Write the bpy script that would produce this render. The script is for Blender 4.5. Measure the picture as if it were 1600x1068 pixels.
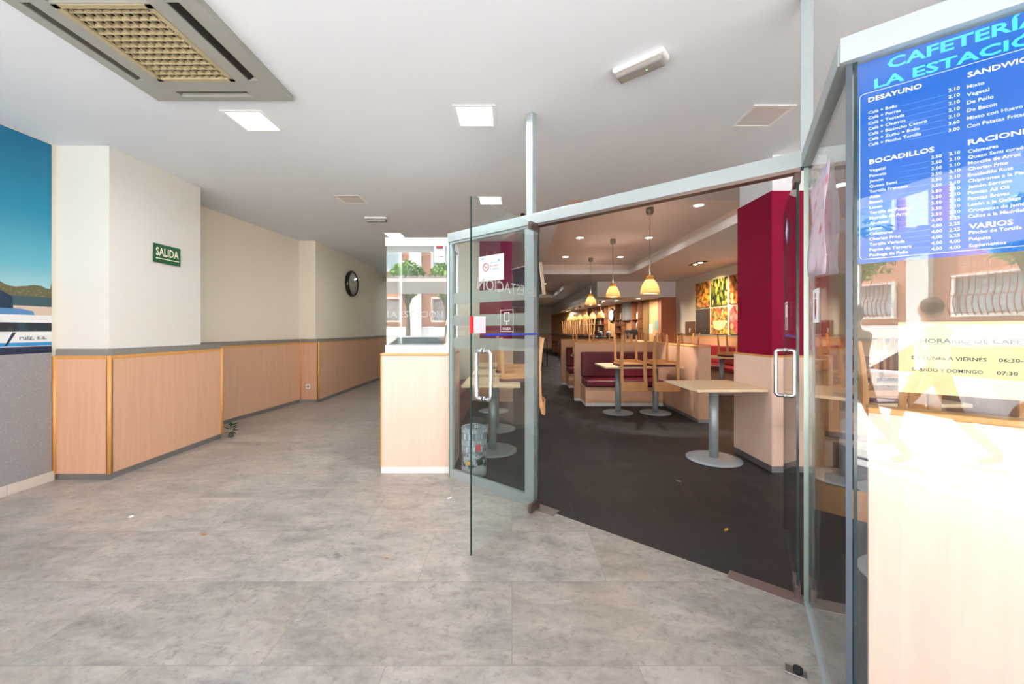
import bpy, bmesh, math, random
from mathutils import Vector, Matrix
R = math.radians
random.seed(7)
for o in list(bpy.data.objects): bpy.data.objects.remove(o)
scene = bpy.context.scene
COL = scene.collection

# ------------------------------------------------------------------ camera, sky, sun, exposure
EYE, H = 1.33, 2.97
cd = bpy.data.cameras.new('camera'); cam = bpy.data.objects.new('camera', cd); COL.objects.link(cam)
cam.location = (0, 0, EYE); cam.rotation_euler = (R(90), 0, 0)
cd.sensor_width = 36; cd.lens = 615 / 1600 * 36; cd.shift_y = -19 / 1600; cd.clip_start = .02; cd.clip_end = 300
scene.camera = cam
w = bpy.data.worlds.new('sky'); scene.world = w; w.use_nodes = True
nt = w.node_tree; nt.nodes.clear()
wo = nt.nodes.new('ShaderNodeOutputWorld'); bg = nt.nodes.new('ShaderNodeBackground'); sk = nt.nodes.new('ShaderNodeTexSky')
sk.sky_type = 'NISHITA'; sk.sun_disc = False; sk.sun_elevation = R(58); sk.sun_rotation = R(-30); sk.air_density = 1.0; sk.dust_density = 2.5; sk.ozone_density = 1.0
hs = nt.nodes.new('ShaderNodeHueSaturation'); hs.inputs['Saturation'].default_value = 1.0
nt.links.new(sk.outputs[0], hs.inputs['Color']); nt.links.new(hs.outputs[0], bg.inputs[0]); nt.links.new(bg.outputs[0], wo.inputs[0])
bg.inputs[1].default_value = 1.8
sd = bpy.data.lights.new('sun', 'SUN'); sun = bpy.data.objects.new('sun', sd); COL.objects.link(sun)
sd.energy = 42; sd.angle = R(.6); sd.color = (1, .99, .98)
sun.rotation_euler = Vector((1.25, -.42, -1.8)).to_track_quat('-Z', 'Y').to_euler(); sun.location = (-2, 6, 9)
vs = scene.view_settings
vs.view_transform = 'Standard'; vs.look = 'None'; vs.gamma = 1; vs.use_curve_mapping = False; vs.exposure = 0.1
scene.cycles.max_bounces = 10; scene.cycles.transparent_max_bounces = 24; scene.cycles.diffuse_bounces = 5; scene.cycles.glossy_bounces = 5
scene.cycles.sample_clamp_indirect = 8; scene.cycles.caustics_reflective = False; scene.cycles.caustics_refractive = False
scene.cycles.use_denoising = True

# ------------------------------------------------------------------ materials
MATS = {}
def hexc(h):
    h = h.lstrip('#'); c = [int(h[i:i + 2], 16) / 255 for i in (0, 2, 4)]
    return tuple((x / 12.92 if x <= .04045 else ((x + .055) / 1.055) ** 2.4) for x in c) + (1,)
def col(c): return hexc(c) if isinstance(c, str) else (tuple(c) + (1,))[:4]
def base(name):
    m = bpy.data.materials.new(name); m.use_nodes = True; MATS[name] = m
    n = m.node_tree.nodes; return m, n, m.node_tree.links, n['Principled BSDF']
def mixc(n, l, f, a, b, mode='MIX'):
    x = n.new('ShaderNodeMix'); x.data_type = 'RGBA'; x.blend_type = mode
    for i, v in ((0, f), (6, a), (7, b)):
        if hasattr(v, 'is_output'): l.new(v, x.inputs[i])
        else: x.inputs[i].default_value = v
    return x.outputs[2]
def texco(n, l, scale=(1, 1, 1), rot=(0, 0, 0), kind='Object'):
    t = n.new('ShaderNodeTexCoord'); mp = n.new('ShaderNodeMapping'); mp.inputs['Scale'].default_value = scale; mp.inputs['Rotation'].default_value = rot
    l.new(t.outputs[kind], mp.inputs[0]); return mp.outputs[0]
def noise(n, l, vec, scale, detail=4, rough=.55, dist=0):
    x = n.new('ShaderNodeTexNoise'); x.inputs['Scale'].default_value = scale; x.inputs['Detail'].default_value = detail
    x.inputs['Roughness'].default_value = rough; x.inputs['Distortion'].default_value = dist
    l.new(vec, x.inputs['Vector']); return x.outputs['Fac']
def ramp(n, l, fac, stops):
    x = n.new('ShaderNodeValToRGB'); e = x.color_ramp.elements
    while len(e) < len(stops): e.new(.5)
    for i, (p, c) in enumerate(stops): e[i].position = p; e[i].color = col(c)
    l.new(fac, x.inputs[0]); return x.outputs[0]
def bump(n, l, h, p, s=.1, d=.01):
    b = n.new('ShaderNodeBump'); b.inputs['Strength'].default_value = s; b.inputs['Distance'].default_value = d
    l.new(h, b.inputs['Height']); l.new(b.outputs[0], p.inputs['Normal'])
def plain(name, c, rough=.5, metal=0, spec=.5, var=.06, scale=9, bmp=0):
    if name in MATS: return MATS[name]
    m, n, l, p = base(name); c = col(c)
    v = texco(n, l); f = noise(n, l, v, scale)
    d = tuple(max(0, x * (1 - var)) for x in c[:3]) + (1,); u = tuple(min(1, x * (1 + var)) for x in c[:3]) + (1,)
    l.new(mixc(n, l, f, d, u), p.inputs['Base Color'])
    p.inputs['Roughness'].default_value = rough; p.inputs['Metallic'].default_value = metal; p.inputs['Specular IOR Level'].default_value = spec
    if bmp: bump(n, l, noise(n, l, v, scale * 12), p, bmp)
    return m
def emit(name, c, s):
    if name in MATS: return MATS[name]
    m, n, l, p = base(name); p.inputs['Base Color'].default_value = col(c)
    p.inputs['Emission Color'].default_value = col(c); p.inputs['Emission Strength'].default_value = s; return m
def wood(name, a, b, scale=(28, 28, 1.6), rough=.42, fine=.35):
    m, n, l, p = base(name); v = texco(n, l, scale)
    f = noise(n, l, v, 1.0, 5, .6, .6); g = noise(n, l, v, 4.5, 3, .6)
    c = ramp(n, l, f, [(.3, a), (.68, b)])
    c2 = mixc(n, l, fine, c, mixc(n, l, g, col(a), col(b)))
    l.new(c2, p.inputs['Base Color']); p.inputs['Roughness'].default_value = rough; bump(n, l, g, p, .04); return m
def glass(name, tint=(.93, .97, .95), extra=0.0, ior=1.5):
    m = bpy.data.materials.new(name); m.use_nodes = True; MATS[name] = m
    n = m.node_tree.nodes; l = m.node_tree.links; n.clear()
    o = n.new('ShaderNodeOutputMaterial'); mx = n.new('ShaderNodeMixShader'); t = n.new('ShaderNodeBsdfTransparent'); g = n.new('ShaderNodeBsdfGlossy')
    t.inputs[0].default_value = tint + (1,); g.inputs['Roughness'].default_value = 0.0; g.inputs['Color'].default_value = (1, 1, 1, 1)
    fr = n.new('ShaderNodeFresnel'); geo = n.new('ShaderNodeNewGeometry'); mr = n.new('ShaderNodeMapRange')
    mr.inputs['To Min'].default_value = ior; mr.inputs['To Max'].default_value = 1 / ior
    l.new(geo.outputs['Backfacing'], mr.inputs['Value']); l.new(mr.outputs[0], fr.inputs['IOR'])
    ad = n.new('ShaderNodeMath'); ad.operation = 'ADD'; ad.use_clamp = True; ad.inputs[1].default_value = extra
    l.new(fr.outputs[0], ad.inputs[0]); l.new(ad.outputs[0], mx.inputs[0]); l.new(t.outputs[0], mx.inputs[1]); l.new(g.outputs[0], mx.inputs[2]); l.new(mx.outputs[0], o.inputs[0])
    return m
def veil(name, c, op):
    m = bpy.data.materials.new(name); m.use_nodes = True; MATS[name] = m
    n = m.node_tree.nodes; l = m.node_tree.links; p = n['Principled BSDF']; p.inputs['Base Color'].default_value = col(c); p.inputs['Roughness'].default_value = .7
    o = n['Material Output']; mx = n.new('ShaderNodeMixShader'); t = n.new('ShaderNodeBsdfTransparent'); mx.inputs[0].default_value = op
    l.new(t.outputs[0], mx.inputs[1]); l.new(p.outputs[0], mx.inputs[2]); l.new(mx.outputs[0], o.inputs[0]); return m
def spots(name, ground, cols, scale, thr=.42, rough=.5, stretch=(1, 1, 1)):
    """printed photograph of many small things: cells of differing colour"""
    m, n, l, p = base(name); v = texco(n, l, stretch)
    vo = n.new('ShaderNodeTexVoronoi'); vo.inputs['Scale'].default_value = scale; l.new(v, vo.inputs['Vector'])
    sx = n.new('ShaderNodeSeparateColor'); l.new(vo.outputs['Color'], sx.inputs[0])
    c = ramp(n, l, sx.outputs[0], [(i / max(1, len(cols) - 1), k) for i, k in enumerate(cols)])
    edge = ramp(n, l, vo.outputs['Distance'], [(thr, (1, 1, 1)), (thr + .25, (0, 0, 0))])
    l.new(mixc(n, l, edge, col(ground), c), p.inputs['Base Color']); p.inputs['Roughness'].default_value = rough; return m

def marble():
    m, n, l, p = base('marble_tiles'); v = texco(n, l)
    b = n.new('ShaderNodeTexBrick'); b.offset = .5; b.inputs['Scale'].default_value = 1.0; b.inputs['Brick Width'].default_value = 1.0; b.inputs['Row Height'].default_value = .52
    b.inputs['Mortar Size'].default_value = .0016; b.inputs['Mortar Smooth'].default_value = .6; b.inputs['Bias'].default_value = 0
    b.inputs['Color1'].default_value = (.2, .2, .2, 1); b.inputs['Color2'].default_value = (.8, .8, .8, 1); b.inputs['Mortar'].default_value = (.5, .5, .5, 1); l.new(v, b.inputs['Vector'])
    # every tile shows its own cut of the stone: shift the pattern by the tile's random tone
    ad = n.new('ShaderNodeVectorMath'); ad.operation = 'MULTIPLY_ADD'; l.new(b.outputs['Color'], ad.inputs[0]); ad.inputs[1].default_value = (9, 5, 3); l.new(v, ad.inputs[2]); tv = ad.outputs[0]
    def nz(scale, det, ro, di, stretch=(1, 1, 1), rz=0):
        mp = n.new('ShaderNodeMapping'); mp.inputs['Scale'].default_value = stretch; mp.inputs['Rotation'].default_value = (0, 0, rz); l.new(tv, mp.inputs[0]); return noise(n, l, mp.outputs[0], scale, det, ro, di)
    big = nz(1.6, 5, .6, 1.0); mid = nz(4.2, 12, .74, .45, (1, 2.0, 1), .6); fine = nz(24, 8, .8, .3); vein = nz(2.4, 12, .76, 1.1, (1, 2.8, 1), .75)
    c = ramp(n, l, mid, [(.34, '#72716e'), (.45, '#96938d'), (.54, '#aba69e'), (.66, '#c2bcb1')])
    c = mixc(n, l, .35, c, ramp(n, l, big, [(.3, '#8c8b89'), (.7, '#bab6af')]))
    c = mixc(n, l, ramp(n, l, fine, [(.36, (.6, .6, .6)), (.48, (0, 0, 0))]), c, col('#716d66'))
    c = mixc(n, l, ramp(n, l, vein, [(.31, (.75, .75, .75)), (.37, (0, 0, 0))]), c, col('#5e6060'))
    c = mixc(n, l, ramp(n, l, vein, [(.60, (0, 0, 0)), (.66, (.5, .5, .5))]), c, col('#c3bcb0'))
    tan = nz(1.1, 3, .5, .5); c = mixc(n, l, ramp(n, l, tan, [(.5, (0, 0, 0)), (.75, (.35, .35, .35))]), c, col('#b3a28a'))
    c = mixc(n, l, .22, c, b.outputs['Color'], 'SOFT_LIGHT')
    c = mixc(n, l, 1.0, c, (.93, .92, .90, 1), 'MULTIPLY')
    mort = n.new('ShaderNodeMath'); mort.operation = 'MULTIPLY'; mort.inputs[1].default_value = .5; l.new(b.outputs['Fac'], mort.inputs[0])
    c = mixc(n, l, mort.outputs[0], c, col('#57544e'))
    l.new(c, p.inputs['Base Color']); l.new(ramp(n, l, mid, [(.3, (.26, .26, .26)), (.7, (.46, .46, .46))]), p.inputs['Roughness'])
    p.inputs['Specular IOR Level'].default_value = .5; bump(n, l, fine, p, .03); return m
def darktile():
    m, n, l, p = base('dark_tiles'); v = texco(n, l)
    b = n.new('ShaderNodeTexBrick'); b.offset = .5; b.inputs['Scale'].default_value = 1; b.inputs['Brick Width'].default_value = .9; b.inputs['Row Height'].default_value = .45
    b.inputs['Mortar Size'].default_value = .002; b.inputs['Color1'].default_value = col('#252527'); b.inputs['Color2'].default_value = col('#2a2a2c'); b.inputs['Mortar'].default_value = col('#3c3b3c'); l.new(v, b.inputs['Vector'])
    f = noise(n, l, texco(n, l, (1.4, .8, 1), (0, 0, .9)), 2.2, 8, .68, 1.0)
    c = mixc(n, l, ramp(n, l, f, [(.45, (0, 0, 0)), (.75, (.45, .45, .45))]), b.outputs['Color'], col('#444344'))
    l.new(c, p.inputs['Base Color']); l.new(ramp(n, l, f, [(.3, (.38, .38, .38)), (.7, (.6, .6, .6))]), p.inputs['Roughness']); p.inputs['Specular IOR Level'].default_value = .25; return m
def brick():
    m, n, l, p = base('red_brick'); v = texco(n, l, (1, 1, 1), (R(90), 0, 0))
    b = n.new('ShaderNodeTexBrick'); b.inputs['Scale'].default_value = 1; b.inputs['Brick Width'].default_value = .25; b.inputs['Row Height'].default_value = .075; b.inputs['Mortar Size'].default_value = .008
    b.inputs['Color1'].default_value = col('#b46a50'); b.inputs['Color2'].default_value = col('#c47d60'); b.inputs['Mortar'].default_value = col('#c9b8a4'); l.new(v, b.inputs['Vector'])
    l.new(b.outputs['Color'], p.inputs['Base Color']); p.inputs['Roughness'].default_value = .85; return m
def skyprint():
    m, n, l, p = base('printed_sky'); t = n.new('ShaderNodeTexCoord'); s = n.new('ShaderNodeSeparateXYZ'); l.new(t.outputs['Object'], s.inputs[0])
    mr = n.new('ShaderNodeMapRange'); mr.inputs['From Min'].default_value = 1.6; mr.inputs['From Max'].default_value = 2.95; l.new(s.outputs[1], mr.inputs[0])
    l.new(ramp(n, l, mr.outputs[0], [(0, '#a3c9cc'), (.22, '#5ba9bd'), (.55, '#1583a4'), (1, '#006a90')]), p.inputs['Base Color']); p.inputs['Roughness'].default_value = .55; return m

M = {}
M['wall'] = plain('cream_paint', '#e3ddcd', .85, var=.015, scale=2, spec=.2)
M['wallwhite'] = plain('white_paint', '#dfe2e6', .85, var=.012, scale=2, spec=.2)
M['pillarpaint'] = plain('pillar_paint', '#dad9d2', .85, var=.012, scale=2, spec=.2)
M['ceil'] = plain('ceiling_paint', '#e3e6ea', .9, var=.01, scale=1.5, spec=.15)
M['tray'] = plain('tray_paint', '#eee1d8', .9, var=.012, scale=1.5, spec=.15)
M['marble'] = marble(); M['dark'] = darktile(); M['brick'] = brick(); M['skyprint'] = skyprint()
M['beech'] = wood('beech_panel', '#cda183', '#d9b194')
M['beechx'] = wood('beech_board', '#cba080', '#d8b193', (1.6, 28, 28))
M['beech_daylit'] = wood('pale_beech_panel', '#e3c4b2', '#ebd2c2')  # same beech made paler, street daylight put into its colour
M['edge'] = wood('honey_edge', '#cc9450', '#d8a362', (30, 30, 3), .35)
M['top'] = wood('maple_top', '#dcc29c', '#e8d2b0', (2, 26, 26), .35)
M['chairwood'] = wood('chair_beech', '#c58d55', '#d6a26c', (20, 20, 2.2), .35)
M['darkwood'] = wood('walnut_panel', '#7a4a2c', '#8c5837', (14, 14, 1.2))
M['midwood'] = wood('oak_panel', '#b98a58', '#c99c6a', (14, 14, 1.2))
M['redwood'] = wood('cherry_panel', '#a9684c', '#b5755a', (14, 14, 1.2))
M['plinth'] = plain('brushed_plinth', '#9a9b9c', .38, .75, var=.05)
M['band'] = plain('grey_band', '#8e8c86', .5, .2, var=.04)
M['alu'] = plain('anodised_frame', '#a4b0b2', .42, .25, var=.03)
M['whitealu'] = plain('white_lacquer', '#f2f3f3', .35, 0, var=.01)
M['chrome'] = plain('polished_chrome', '#d9dadc', .12, 1, var=.02)
M['steel'] = plain('brushed_steel', '#9c9b98', .32, .9, var=.05)
M['bronze'] = plain('patch_fitting', '#7d6f68', .3, .8, var=.05)
M['greymetal'] = plain('grey_lacquered_metal', '#a3afb6', .38, .3, var=.03)
M['maroon'] = plain('maroon_paint', '#880f33', .65, spec=.12, var=.02, scale=3)
M['leather'] = plain('maroon_leatherette', '#5e1826', .38, var=.08, bmp=.03)
M['redleather'] = plain('red_leatherette', '#8e1f2a', .4, var=.08, bmp=.03)
M['black'] = plain('black_plastic', '#151515', .3)
M['rubber'] = plain('black_rubber', '#101010', .6)
M['white'] = plain('white_plastic', '#eeeeec', .4, var=.01)
M['paper'] = plain('white_paper', '#e9f0f4', .7, var=.01)
M['glass'] = glass('clear_glass', (.95, .975, .965)); M['leafglass'] = glass('door_glass', (.93, .965, .955), .015)
M['frontglass'] = glass('shop_glass', (.95, .97, .96), .012, 1.54); M['caseglass'] = glass('case_glass', (.9, .93, .92), .05)
M['glassedge'] = plain('green_glass_edge', '#17332f', .15, 0, spec=.8)
M['frost'] = veil('frosted_vinyl', '#98a29b', .75); M['vinyl'] = veil('pale_vinyl', '#f2f2f0', .8); M['casevinyl'] = veil('case_vinyl', '#e4e4e4', .35)
M['lit'] = emit('lit_diffuser', (1, .985, .93), 9); M['unlit'] = plain('unlit_diffuser', '#d8d2cc', .6, var=.01)
M['acgrey'] = plain('dusty_grey_plastic', '#9d9c93', .55, var=.1, scale=5); M['accream'] = plain('dusty_cream_grille', '#aea07c', .6, var=.15, scale=14)
M['prismatic'] = plain('clear_plastic_lens', '#a39e98', .12, .2, var=.2, scale=30)

# ------------------------------------------------------------------ mesh collector and object helpers
class MB:
    def __init__(s): s.v = []; s.f = []; s.m = []; s.sm = []
    def add(s, vs, fs, m=0, smooth=False):
        o = len(s.v); s.v += [tuple(x) for x in vs]
        for f in fs: s.f.append([o + i for i in f]); s.m.append(m); s.sm.append(smooth)
        return s
    def box(s, x0, x1, y0, y1, z0, z1, m=0):
        return s.add([(x, y, z) for z in (z0, z1) for y in (y0, y1) for x in (x0, x1)],
                     [(0, 2, 3, 1), (4, 5, 7, 6), (0, 1, 5, 4), (2, 6, 7, 3), (0, 4, 6, 2), (1, 3, 7, 5)], m)
    def bar(s, a, b, wx, wy, m=0, wx2=None, wy2=None, up=(0, 1, 0)):
        """square bar from a to b, tapering"""
        a = Vector(a); b = Vector(b); d = (b - a).normalized(); x = d.cross(Vector(up))
        if x.length < 1e-4: x = d.cross(Vector((1, 0, 0)))
        x.normalize(); y = x.cross(d); wx2 = wx2 or wx; wy2 = wy2 or wy; vs = []
        for p, p1, p2 in ((a, wx, wy), (b, wx2, wy2)):
            for i, j in ((-1, -1), (1, -1), (1, 1), (-1, 1)): vs.append(p + x * i * p1 / 2 + y * j * p2 / 2)
        return s.add(vs, [(0, 1, 2, 3), (7, 6, 5, 4), (0, 4, 5, 1), (1, 5, 6, 2), (2, 6, 7, 3), (3, 7, 4, 0)], m)
    def prism(s, pts, z0, z1, m=0):
        k = len(pts); vs = [(x, y, z0) for x, y in pts] + [(x, y, z1) for x, y in pts]
        return s.add(vs, [tuple(range(k))[::-1], tuple(range(k, 2 * k))] + [(i, (i + 1) % k, k + (i + 1) % k, k + i) for i in range(k)], m)
    def extr(s, pts, d, m=0):
        """any planar polygon swept by the vector d"""
        k = len(pts); d = Vector(d); vs = [Vector(p) for p in pts] + [Vector(p) + d for p in pts]
        return s.add(vs, [tuple(range(k))[::-1], tuple(range(k, 2 * k))] + [(i, (i + 1) % k, k + (i + 1) % k, k + i) for i in range(k)], m)
    def poly(s, pts, m=0): return s.add(pts, [tuple(range(len(pts)))], m)
    def cyl(s, a, b, r0, r1=None, n=24, m=0):
        a = Vector(a); b = Vector(b); r1 = r0 if r1 is None else r1; d = (b - a).normalized(); x = d.orthogonal().normalized(); y = d.cross(x)
        vs = [p + (x * math.cos(t) + y * math.sin(t)) * r for p, r in ((a, r0), (b, r1)) for t in [2 * math.pi * i / n for i in range(n)]]
        s.add(vs, [(i, (i + 1) % n, n + (i + 1) % n, n + i) for i in range(n)], m, True)
        o = len(s.v) - 2 * n; s.f.append([o + i for i in range(n)][::-1]); s.f.append([o + n + i for i in range(n)]); s.m += [m, m]; s.sm += [False, False]; return s
    def lathe(s, prof, c=(0, 0, 0), n=32, m=0, axis='z'):
        vs = []
        for r, z in prof:
            for i in range(n):
                t = 2 * math.pi * i / n; p = (r * math.cos(t), r * math.sin(t), z)
                if axis == 'x': p = (z, r * math.cos(t), r * math.sin(t))
                vs.append((p[0] + c[0], p[1] + c[1], p[2] + c[2]))
        fs = [(j * n + i, j * n + (i + 1) % n, (j + 1) * n + (i + 1) % n, (j + 1) * n + i) for j in range(len(prof) - 1) for i in range(n)]
        return s.add(vs, fs, m, True)
    def tube(s, path, r, n=12, m=0, closed=False):
        P = [Vector(p) for p in path]; k = len(P); vs = []; prev = None
        for i, p in enumerate(P):
            if closed: d = P[(i + 1) % k] - P[i - 1]
            else: d = P[min(i + 1, k - 1)] - P[max(i - 1, 0)]
            d.normalize(); x = d.orthogonal().normalized() if prev is None else (prev - d * prev.dot(d)).normalized(); prev = x; y = d.cross(x)
            rr = r[i] if isinstance(r, (list, tuple)) else r
            vs += [p + (x * math.cos(2 * math.pi * j / n) + y * math.sin(2 * math.pi * j / n)) * rr for j in range(n)]
        seg = k if closed else k - 1
        fs = [(i * n + j, i * n + (j + 1) % n, ((i + 1) % k) * n + (j + 1) % n, ((i + 1) % k) * n + j) for i in range(seg) for j in range(n)]
        if not closed: fs += [tuple(range(n))[::-1], tuple(range((k - 1) * n, k * n))]
        return s.add(vs, fs, m, True)
    def build(s, name, mats, parent=None, bevel=0, seg=2, origin=None, smooth=None, matrix=None):
        me = bpy.data.meshes.new(name); vs = [Vector(v) for v in s.v]
        if origin is None and parent is None:
            xs, ys, zs = zip(*[tuple(v) for v in vs]); origin = Vector(((min(xs) + max(xs)) / 2, (min(ys) + max(ys)) / 2, min(zs)))
        origin = Vector(origin or (0, 0, 0))
        me.from_pydata([v - origin for v in vs], [], s.f)
        for mm in (mats if isinstance(mats, (list, tuple)) else [mats]): me.materials.append(mm)
        for p, mi, sm in zip(me.polygons, s.m, s.sm): p.material_index = mi; p.use_smooth = sm if smooth is None else smooth
        bm = bmesh.new(); bm.from_mesh(me); bmesh.ops.recalc_face_normals(bm, faces=bm.faces); bm.to_mesh(me); bm.free()
        o = bpy.data.objects.new(name, me); COL.objects.link(o); o.location = origin
        if parent: o.parent = parent
        if matrix is not None: o.matrix_local = matrix @ Matrix.Translation(origin)
        if bevel:
            b = o.modifiers.new('bevel', 'BEVEL'); b.width = bevel; b.segments = seg; b.limit_method = 'ANGLE'; b.angle_limit = R(50); b.harden_normals = False
        return o
def tag(o, label=None, cat=None, group=None, kind=None):
    if label: o['label'] = label
    if cat: o['category'] = cat
    if group: o['group'] = group
    if kind: o['kind'] = kind
    return o
def thing(name, label, cat, loc=(0, 0, 0), rz=0, group=None, kind=None, matrix=None):
    o = bpy.data.objects.new(name, None); COL.objects.link(o); o.empty_display_size = .1
    if matrix is not None: o.matrix_world = matrix
    else: o.location = loc; o.rotation_euler = (0, 0, rz)
    return tag(o, label, cat, group, kind)
def struct(o): o['kind'] = 'structure'; return o
def children(o): return [c for c in bpy.data.objects if c.parent == o]
def dup(src, loc=None, rz=None, label=None, group=None, matrix=None):
    def cp(o, par):
        c = o.copy(); COL.objects.link(c)
        if par: c.parent = par
        for ch in kids.get(o.name, []): cp(ch, c)
        return c
    kids = {}
    for c in bpy.data.objects:
        if c.parent: kids.setdefault(c.parent.name, []).append(c)
    r = cp(src, None)
    if loc is not None: r.location = loc
    if rz is not None: r.rotation_euler = (0, 0, rz)
    if label: r['label'] = label
    if group: r['group'] = group
    return r
def frame(origin, ux):
    """matrix of an upright sheet: local x along ux, local y up, local z out of the sheet"""
    u = Vector((ux[0], ux[1], 0)).normalized(); z = Vector((0, 0, 1)); nrm = u.cross(z)
    return Matrix(((u.x, z.x, nrm.x, origin[0]), (u.y, z.y, nrm.y, origin[1]), (u.z, z.z, nrm.z, origin[2]), (0, 0, 0, 1)))
def text(name, lines, mat, parent, depth=.0012):
    """lines: (body, x, y, cap_height, align, width or None, weight); one mesh in the parent's sheet plane"""
    if 1 < len(lines) < 8: return [text(name, [q_], mat, parent, depth) for q_ in lines]
    mb = MB()
    for ln in lines:
        body, x, y, cap, al, wd, wt = list(ln) + ['LEFT', None, 0][len(ln) - 4:]
        cu = bpy.data.curves.new('t', 'FONT'); cu.body = body; cu.size = cap / .73; cu.align_x = 'LEFT'; cu.resolution_u = 2; cu.offset = wt * cap
        cu.fill_mode = 'FRONT'
        to = bpy.data.objects.new('t', cu); COL.objects.link(to); dg = bpy.context.evaluated_depsgraph_get(); me = bpy.data.meshes.new_from_object(to.evaluated_get(dg))
        vs = [v.co.copy() for v in me.vertices]; fs = [tuple(p.vertices) for p in me.polygons]
        if vs:
            x0 = min(v.x for v in vs); x1 = max(v.x for v in vs); k = (wd / (x1 - x0)) if wd else 1; ww = (x1 - x0) * k
            ox = x - (ww / 2 if al == 'CENTER' else ww if al == 'RIGHT' else 0)
            mb.add([(ox + (v.x - x0) * k, y + v.y, depth) for v in vs], fs)
        bpy.data.objects.remove(to); bpy.data.curves.remove(cu); bpy.data.meshes.remove(me)
    return mb.build(name, mat, parent)
def area(parent, loc, size, power, color=(1, .97, .9), size2=None, rot=(0, 0, 0), spread=170):
    ld = bpy.data.lights.new('lamp_light', 'AREA'); ld.energy = power; ld.color = color; ld.shape = 'RECTANGLE'; ld.size = size; ld.size_y = size2 or size; ld.spread = R(spread)
    o = bpy.data.objects.new('lamp_light', ld); COL.objects.link(o); o.parent = parent; o.location = loc; o.rotation_euler = rot; return o
def point(parent, loc, power, color, r=.04):
    ld = bpy.data.lights.new('lamp_light', 'POINT'); ld.energy = power; ld.color = color; ld.shadow_soft_size = r
    o = bpy.data.objects.new('lamp_light', ld); COL.objects.link(o); o.parent = parent; o.location = loc; return o

# ------------------------------------------------------------------ the facade line
U = Vector((.770, -.638, 0)).normalized(); N = Vector((-.638, -.770, 0)).normalized()     # along the shop front, and out of it
FA = math.atan2(U.y, U.x)
A = Vector((-.55, 3.57, 0)); B = A + U * 2.585; C = Vector((1.0, 1.17, 0)); LB = (C - B).length
BA = math.atan2((C - B).y, (C - B).x)

# ------------------------------------------------------------------ setting: floors, ceiling, walls
f = MB(); f.prism([(-4.6, -1.2), (4.2, -1.2), (3.0, -.49), (C.x, C.y), (B.x, B.y), (A.x, A.y), (-.56, 4.1), (-1.15, 4.1), (-1.15, 16), (-4.6, 16)], -.12, 0)
struct(f.build('floor', M['marble'], origin=(0, 0, 0)))
f = MB(); f.prism([(4.2, -1.2), (6.0, -1.2), (6.0, 28.3), (-1.15, 28.3), (-1.15, 4.1), (-.56, 4.1), (A.x, A.y), (B.x, B.y), (C.x, C.y), (3.0, -.49)], -.12, -.001)
struct(f.build('floor', M['dark'], origin=(0, 0, 0)))
T1 = (.72, 3.45, 4.97, 11.6); T2 = (.3, 2.08, 13.6, 20.0)
c = MB(); x0, x1, y0, y1 = -4.6, 6.0, -1.0, 28.3
for (a, b, d, e) in ((x0, T2[0], y0, y1), (T2[0], T1[0], y0, T2[2]), (T1[0], x1, y0, T1[2]), (T1[1], x1, T1[2], T1[3]), (T1[0], x1, T1[3], T2[2]), (T2[1], x1, T2[2], T2[3]), (T2[0], x1, T2[3], y1)):
    c.box(a, b, d, e, H, H + .14)
struct(c.build('ceiling', M['ceil'], origin=(0, 0, H)))
for (a, b, d, e) in (T1, T2):
    c = MB(); g = .14
    c.box(a - g, b + g, d - g, e + g, H + .30, H + .38)
    c.box(a - g - .05, a - g, d - g, e + g, H + .14, H + .30); c.box(b + g, b + g + .05, d - g, e + g, H + .14, H + .30)
    c.box(a - g, b + g, d - g - .05, d - g, H + .14, H + .30); c.box(a - g, b + g, e + g, e + g + .05, H + .14, H + .30)
    struct(c.build('ceiling', M['tray'], origin=(0, 0, H)))
c = MB(); c.box(2.9, 6.0, 13.4, 28.2, 2.44, H - .001); struct(c.build('ceiling', M['ceil'], origin=(2.9, 13.4, 2.44)))
# left wall, then pillar, set-back wall, pillar, wall
def wall(name, mb, m=None): return struct(mb.build(name, m or M['wall'], origin=(0, 0, 0)))
m = MB(); m.box(-4.5, -4.065, -1.0, 3.51, 0, H); wall('wall_left', m)
PILW = MB(); PILW.box(-4.5, -3.592, 3.51, 4.54, 0, H); wall('wall_left', PILW, M['pillarpaint'])
m = MB(); m.prism([(-4.5, 4.54), (-4.2, 4.54), (-4.15, 4.84), (-3.92, 7.25), (-4.5, 7.25)], 0, H); wall('wall_left', m)
m = MB(); m.box(-4.5, -3.62, 7.25, 10.4, 0, H); wall('wall_left', m)
m = MB(); m.box(-4.5, -3.86, 10.4, 16, 0, H); wall('wall_left', m)
m = MB(); m.box(-4.5, -1.15, 16, 16.15, 0, H); wall('wall_back', m)
m = MB(); m.box(-1.27, -1.15, 4.16, 7.4, 0, 1.1); wall('wall_inner', m)
m = MB(); m.box(-1.27, -1.15, 7.4, 28.2, 0, H); m.box(-1.15, -.6, 7.4, 7.55, 0, H); wall('wall_inner', m)
m = MB(); m.box(-1.15, 4, 28.1, 28.3, 0, H); wall('wall_back', m)
m = MB(); m.box(5.57, 5.75, -1.2, 13.4, 0, H); wall('wall_right', m)
def BW(Y): return 5.2 - .167 * (Y - 13.8)
m = MB(); m.prism([(5.57, 13.4), (5.75, 13.4), (5.75, 28.1), (BW(28.1), 28.1), (BW(13.6), 13.6), (5.57, 13.6)], 0, 2.44); wall('wall_right', m, M['midwood'])
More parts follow.
